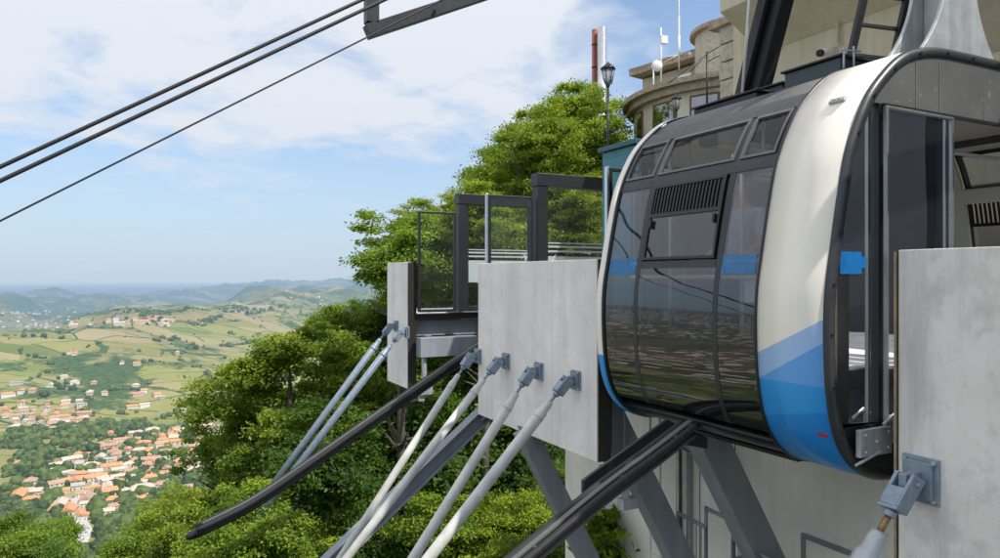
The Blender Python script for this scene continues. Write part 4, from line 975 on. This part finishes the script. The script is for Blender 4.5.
# railings low on the wall
def railing(label,p,q,h=.9,bars=True,group='railings at the foot of the station wall',n=None,mesh=False):
    t=thing('railing',label,'railing',Vector(p)-Vector((0,0,h)),group); p=Vector(p);q=Vector(q); m=MB(); L=(q-p).length
    m.tube([p,q],.025,8); m.build('rail',grey_paint,t); m=MB(); m.tube([p-Vector((0,0,h*.92)),q-Vector((0,0,h*.92))],.018,8); m.build('rail',grey_paint,t)
    k=max(2,int(L/.9)+1); m=MB()
    for i in range(k): a=p.lerp(q,i/(k-1)); m.tube([a+Vector((0,0,.02)),a-Vector((0,0,h))],.022,8)
    m.build('post',grey_paint,t)
    if bars:
        m=MB(); k=int(L/.075)
        for i in range(1,k): a=p.lerp(q,i/k); m.tube([a,a-Vector((0,0,h*.92))],.007,5,cap=False)
        m.build('bars',grey_paint,t)
railing('barred grey railing to the left of the raised gate',on_w(678,513,W-.9),on_w(706,527,W-.9),.9)
railing('taller raised gate frame with solid lower part',on_w(706,508,W-.9),on_w(733,521,W-.9),1.3,False)
railing('barred grey railing to the right of the raised gate',on_w(733,538,W-.9),on_w(775,562,W-.9),.9)
railing('plain handrail rising to the right beside the green shrub',pp(583,556,10.6),pp(642,541,11.3),.9,False)

# ------------------------------------------------------------ upper station building
t=thing('station_building','beige rendered upper station with angled corbels over the bays','building',P(5,8.3,-1.4))
WB=8.3; uB=on_w(733,50,WB).dot(D1)
m=MB(); m.box(.4,uB,WB,WB+7,-1.44,4.6); m.build('wall',beige,t,.01)
m=MB() # corbel: wedge that overhangs
def pz(px,py,w): q=on_w(px,py,w); return q.dot(D1),q.z
m.prism([P(7.55,WB-.004,3.35),P(7.55,WB-.85,3.82),P(7.55,WB-.85,5.2),P(7.55,WB-.004,5.2)],-D1*2.2)
m.prism([P(4.7,WB-.004,2.45),P(4.7,WB-1.9,4.3),P(4.7,WB-1.9,4.6),P(4.7,WB-.004,4.6)],-D1*2.2)
m.build('corbel',beige,t,.01)
m=MB(); m.box(uB+.003,uB+.30,WB+.1,WB+.5,-1,4.0); 
m.build('stone_quoin_pier',stone,t,.01)
q=MB()
for i in range(16):
    z=-.6+i*.29; o_=.02 if i%2 else 0; q.box(uB-.02+o_,uB+.31+o_,WB+.03,WB+.098,z,z+.265)
q.build('quoins',stone,t,.01)
m=MB(); m.box(uB-.1,uB+.5,WB-.05,WB+.8,4.02,4.12); m.build('tile_ledge',tile,t)
# station hall above right: interior shade painted as a charcoal box, with beams
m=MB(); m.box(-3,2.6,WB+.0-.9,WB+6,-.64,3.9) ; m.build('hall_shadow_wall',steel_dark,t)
for i,(zz) in enumerate((2.4,2.9,3.4)):
    m=MB(); m.beam(P(2.9,WB-1.2,zz-.25),P(-3,WB-2.4,zz+1.1),.16,.22); m.build('roof_beam',wood if i%2==0 else galv,t,.006)
m=MB(); m.ibeam(P(1.4,4.6,2.80),P(1.4,8.4,3.85),.14,.18,.02,D1); m.beam(P(1.4,7.3,3.5),P(1.4,7.3,-.6),.16,.16); m.build('gantry_beam',steel_dark,t)
q=on_w(843,30,WB-.05); m=MB(); m.tube([on_w(838,0,WB-.05)+Vector((0,0,.6)),on_w(838,44,WB-.05)],.02,8); m.build('conduit',beige,t)
c=thing('security_camera','small white security camera on a bracket under the beige corbel','security camera',on_w(834,46,WB-.25))
q=on_w(828,52,WB-.35); d=(Vector((-.8,-.5,-.25))).normalized(); m=MB(); m.tube([q-d*.16,q+d*.16],.055,14); m.build('housing',whitep,c); m=MB(); m.tube([q+d*.161,q+d*.20],[.05,.045],14); m.build('lens',blk,c); m=MB(); m.beam(q-d*.1,on_w(839,44,WB-.05),.03,.03); m.build('bracket',whitep,c)

# ------------------------------------------------------------ old stone building with round front, lamps, stacks, antennas
t=thing('stone_building','old round fronted stone building with tiled eaves behind the cable car roof','building',pp(690,120,24))
cx=pp(742,100,27); R=4.1
def arc(mb,r0,r1,z0,z1,a0,a1,n=28,mi=0):
    vs=[];fs=[]
    for i in range(n+1):
        a=a0+(a1-a0)*i/n; d=Vector((math.cos(a),math.sin(a),0))
        for r,z in ((r1,z0),(r1,z1),(r0,z1),(r0,z0)): vs.append(Vector((cx.x,cx.y,0))+d*r+Vector((0,0,z)))
    for i in range(n):
        for j in range(4): fs.append((4*i+j,4*i+(j+1)%4,4*i+4+(j+1)%4,4*i+4+j))
    fs+=[(0,1,2,3),(4*n,4*n+1,4*n+2,4*n+3)]; return mb.add(vs,fs,mi)
m=MB(); arc(m,R-.6,R,-2,6.55,math.pi*.5,math.pi*1.9); m.build('wall',mat('cream_render_old',(.64,.59,.49),.9,0,.15,2,bump=.4,bscale=30),t)
m=MB(); arc(m,R-.5,R+.45,6.6,6.78,math.pi*.5,math.pi*1.9); arc(m,R-.5,R+.25,6.35,6.598,math.pi*.5,math.pi*1.9); m.build('cornice',tile,t)
m=MB(); arc(m,1.2,1.75,6.8,9.3,math.pi*.5,math.pi*1.9); m.build('upper_drum',stone,t)
m=MB(); arc(m,1.1,1.95,9.32,9.46,math.pi*.5,math.pi*1.9); m.build('upper_eaves',tile,t)
for a0,a1 in ((1.03,1.07),(1.13,1.215),(1.26,1.34),(1.38,1.46)):
    m=MB(); arc(m,R+.004,R+.05,5.05,6.2,math.pi*a0,math.pi*a1,6); o=m.build('window',mat('brown_window_frame',(.14,.08,.05),.6),t)
    m=MB(); arc(m,R+.052,R+.06,5.12,6.12,math.pi*(a0+.006),math.pi*(a1-.006),6); m.build('pane',glass_bld,o)
# left wing with flat tiled roof
A=pp(640,85,31);B=pp(712,85,28)
dx=(B-A).normalized(); dx.z=0; dy=Vector((-dx.y,dx.x,0))
m=MB(); c=(A+B)/2; L=(B-A).length/2; c.z=0; m.obox(c+dy*2+Vector((0,0,4.2)),dx*L*.92,dy*2,Vector((0,0,4.5))); m.build('side_wing',mat('side_wing_render',(.56,.51,.42),.9,0,.15,2,bump=.4),t)
m=MB(); m.obox(c+dy*1.8+Vector((0,0,8.9)),dx*(L*1.05),dy*2.4,Vector((0,0,.1))); 
for i in range(34): q=c+dy*-.62+dx*(L*1.05*(-1+2*(i+.5)/34))+Vector((0,0,9.03)); m.tube([q,q+dy*3.2+Vector((0,0,.35))],.085,6)
m.build('tiled_roof',tile,t)
m=MB(); m.obox(c-dy*.35+dx*.9+Vector((0,0,7.9)),dx*.38,dy*.2,Vector((0,0,.34))); m.build('air_conditioner',whitep,t,.02)
# twin flues
t=thing('twin_flues','tall red brown flue beside a shiny silver flue above the trees','chimney',pp(600,160,34))
m=MB(); a=pp(595,30,34); m.tube([a,Vector((a.x,a.y,-3))],.15,12)
m.build('brown_flue',redbrown,t); m=MB()
for i in range(4): q=a-Vector((0,0,.7+i*1.1)); m.tube([q,q-Vector((0,0,.06))],.17,12)
m.build('flue_band',steel_dark,t)
m=MB(); a=pp(602,28,33.6); m.tube([a,Vector((a.x,a.y,-3))],.23,16); m.build('silver_flue',silver,t)
def lamp(px,py,Y,s,label):
    top=pp(px,py,Y); g=top.z-4.2*s if Y<25 else -2
    t=thing('street_lamp',label,'street lamp',(top.x,top.y,g),'lantern style street lamps')
    m=MB(); m.tube([(top.x,top.y,g),(top.x,top.y,top.z-.72*s)],[.05*s,.035*s],10); m.tube([(top.x,top.y,top.z-.84*s),(top.x,top.y,top.z-.72*s)],[.03*s,.09*s],10); m.build('pole',blk,t)
    m=MB(); m.tube([(top.x,top.y,top.z-.70*s),(top.x,top.y,top.z-.24*s)],[.12*s,.21*s],6); m.build('lantern_glass',glass_lamp,t)
    m=MB(); m.tube([(top.x,top.y,top.z-.24*s),(top.x,top.y,top.z-.20*s),(top.x,top.y,top.z-.08*s),(top.x,top.y,top.z-.05*s),(top.x,top.y,top.z)],[.25*s,.24*s,.10*s,.05*s,.015*s],8)
    for i in range(6):
        a=i*math.pi/3; m.tube([Vector((top.x+.12*s*math.cos(a),top.y+.12*s*math.sin(a),top.z-.71*s)),Vector((top.x+.215*s*math.cos(a),top.y+.215*s*math.sin(a),top.z-.23*s))],.012*s,4)
    m.build('lantern_cap',blk,t)
lamp(608,62,18,.8,'taller black lantern street lamp in front of the bright trees')
lamp(676.5,94,20,.62,'smaller black lantern street lamp in front of the round stone building')
# antennas
def mast(px,y0,y1,Y,r,label,bits):
    t=thing('antenna_mast',label,'antenna',pp(px,y1,Y)); m=MB(); m.tube([pp(px,y0,Y),pp(px,y1,Y)],r,6); m.build('pole',whitep,t); bits(t)
def b1(t):
    m=MB(); m.tube([pp(679,17,27),pp(679,68,27)],.03,6); m.tube([pp(679,36,27),pp(679,60,27)],.045,6); m.build('whip_sleeve',whitep,t)
mast(679,-25,70,27,.018,'thin tall white whip antenna on the roof of the stone building',b1)
def b2(t):
    m=MB(); c=pp(664,40,27); m.obox(c,Vector((.14,.05,0)),Vector((-.02,.05,0)),Vector((0,0,.15))); m.build('panel_antenna',whitep,t,.01)
    m=MB(); m.tube([pp(661,58,27),pp(690,53,27)],.02,6); m.tube([pp(663,63,27),pp(680,54,27)],.014,6); m.sph(pp(690,54,27),.08,8); m.build('side_arm',whitep,t)
    m=MB(); c=pp(657,66,27); m.sph(c,.22,12,(1,.5,1)); m.build('dish',whitep,t)
mast(661,28,92,27,.028,'short mast with panel antenna, side arm and small white dish',b2)
mast(653.5,66,94,27,.03,'stubby white roof pole left of the dish mast',lambda t:None)
t=thing('lattice_post','dark thin post with slanted guy wires in front of the round building','post',pp(707,115,17)); m=MB(); m.tube([pp(707,52,17),pp(707,118,17)],.025,6); m.build('pole',steel_dark,t)
m=MB(); 
for a,b in (((707,54),(668,84)),((707,54),(727,42)),((707,62),(727,52)),((707,54),(690,72))): m.tube([pp(*a,17),pp(*b,17)],.012,5)
m.build('guy_wires',steel_dark,t)

# ------------------------------------------------------------ ropes & portal frame overhead
def rope(name,label,u,a,b,r,ext=(3.2,9)):
    p=on_u(*a,u); q=on_u(*b,u); d=(q-p); L=[q+d*ext[0]*.0+d*t for t in (ext[0],1.5,.6,0)]+[p+(p-q)*t*1.0 for t in (0,.5,1,2)]
    m=MB(); m.tube([q+(q-p)*ext[0],q,p,p+(p-q)*ext[1]*.2],r,8); o=m.build(name,ropem,None,base=p); tag(o,label,'cable','steel ropes of the far track')
rope('track_rope','upper of the two thick steel track ropes crossing the sky',10.55,(0,167),(362,0),.027)
rope('track_rope','lower of the two thick steel track ropes crossing the sky',10.25,(0,181),(376,4),.027)
rope('haul_rope','thin haul rope below the two thick ropes, crossing the grey frame',10.4,(0,221),(440,1),.013)
# near track ropes above the cabin (out of view overhead)
t=thing('rope_frame','grey rectangular steel frame hanging behind the ropes at the top of the picture','steel frame',on_u(371,30,11.5))
m=MB(); fa=on_u(371.5,31,11.5); fb=on_u(487,-7,11.5); 
m.beam(fa+(fa-fb).normalized()*.09,fb+(fb-fa)*.9,.20,.22); m.beam(fa+Vector((0,0,.12)),fa+Vector((0,0,3.2)),.20,.215,D1); m.beam(fa+Vector((0,0,3.2))+D2*.11,fb+(fb-fa)*.9+Vector((0,0,3.2)),.2,.22)
m.build('frame_beam',steel_dark,t,.006)
m=MB(); m.tube([on_u(440,1,11.3),on_u(440,1,11.3)-D1*.9],.03,8); m.build('roller_pin',galv,t)

# ------------------------------------------------------------ world, sun, camera
SUN_EL=53.; sx,sy=.85,-.527
sun_az=math.atan2(sx,sy)     # clockwise from +Y
w=bpy.data.worlds.new('World'); scene.world=w; w.use_nodes=True; nt=w.node_tree; nt.nodes.clear()
out=nn(nt,'ShaderNodeOutputWorld'); bg=nn(nt,'ShaderNodeBackground'); nt.links.new(bg.outputs[0],out.inputs[0])
sky=nn(nt,'ShaderNodeTexSky',sky_type='NISHITA'); sky.sun_disc=False; sky.sun_elevation=math.radians(SUN_EL); sky.sun_rotation=sun_az; sky.altitude=0; sky.air_density=1.0; sky.dust_density=.6; sky.ozone_density=2.5
tc=nn(nt,'ShaderNodeTexCoord'); s=nn(nt,'ShaderNodeSeparateXYZ'); nt.links.new(tc.outputs['Generated'],s.inputs[0])
zz=math_n(nt,'ADD',math_n(nt,'MAXIMUM',s.outputs[2],0.),.10)
cu=math_n(nt,'DIVIDE',s.outputs[0],zz); cv=math_n(nt,'DIVIDE',s.outputs[1],zz)
cb=nn(nt,'ShaderNodeCombineXYZ'); nt.links.new(cu,cb.inputs[0]); nt.links.new(cv,cb.inputs[1])
c1=noise_n(nt,mapping(nt,cb.outputs[0],(1,1,1),(0,0,.5),(2.3,4.1,0)),.75,9,.56,.25)
c2=noise_n(nt,mapping(nt,cb.outputs[0],(1,.8,1),(0,0,.5),(7.3,1.1,0)),2.6,8,.62,.4)
cl=math_n(nt,'ADD',math_n(nt,'MULTIPLY',c1,.56),math_n(nt,'MULTIPLY',c2,.44))
# fewer clouds towards the horizon and the right
alt=ramp(nt,s.outputs[2],[(.10,0.),(.26,1.)])
rt=ramp(nt,s.outputs[0],[(.06,1.),(.19,0.)])
cov=math_n(nt,'ADD',cl,math_n(nt,'MULTIPLY',math_n(nt,'MULTIPLY',alt,rt),.20))
cm=ramp(nt,cov,[(.52,0.),(.66,1.)])
cm=math_n(nt,'MULTIPLY',cm,ramp(nt,s.outputs[2],[(.05,.15),(.16,.92)]))
skyb=mixc(nt,1.0,sky.outputs[0],(1.0,1.12,1.22),'MULTIPLY')
skyc=mixc(nt,ramp(nt,s.outputs[2],[(0.,.92),(.04,.85),(.22,.42),(.5,.12)]),skyb,(3.55,4.35,5.3))
cc=nn(nt,'ShaderNodeMix',data_type='RGBA'); nt.links.new(cm,cc.inputs[0]); nt.links.new(skyc,cc.inputs[6]); cs_=nn(nt,'ShaderNodeVectorMath',operation='SCALE'); nt.links.new(ramp(nt,s.outputs[2],[(.1,(.66,.70,.76)),(.40,(.76,.79,.84)),(.75,(1.,1.,1.))]),cs_.inputs[0]); cs_.inputs['Scale'].default_value=7.6; nt.links.new(cs_.outputs[0],cc.inputs[7])
nt.links.new(cc.outputs[2],bg.inputs[0]); bg.inputs[1].default_value=.15
L=bpy.data.lights.new('sun','SUN'); L.energy=5.0; L.angle=math.radians(.53); L.color=(1,.95,.86)
lo=bpy.data.objects.new('sun',L); COL.objects.link(lo); ce=math.cos(math.radians(SUN_EL)); v=Vector((sx*ce,sy*ce,math.sin(math.radians(SUN_EL)))); lo.rotation_euler=v.to_track_quat('Z','Y').to_euler()
cam=bpy.data.cameras.new('camera'); cam.sensor_width=36; cam.lens=36*F/1000; cam.shift_y=-(279-HY)/1000; cam.clip_start=.05; cam.clip_end=900000
co=bpy.data.objects.new('camera',cam); COL.objects.link(co); co.rotation_euler=(math.radians(90),0,0); scene.camera=co
scene.view_settings.view_transform='Standard'; scene.view_settings.look='None'; scene.view_settings.exposure=0
scene.cycles.max_bounces=8; scene.cycles.transparent_max_bounces=24
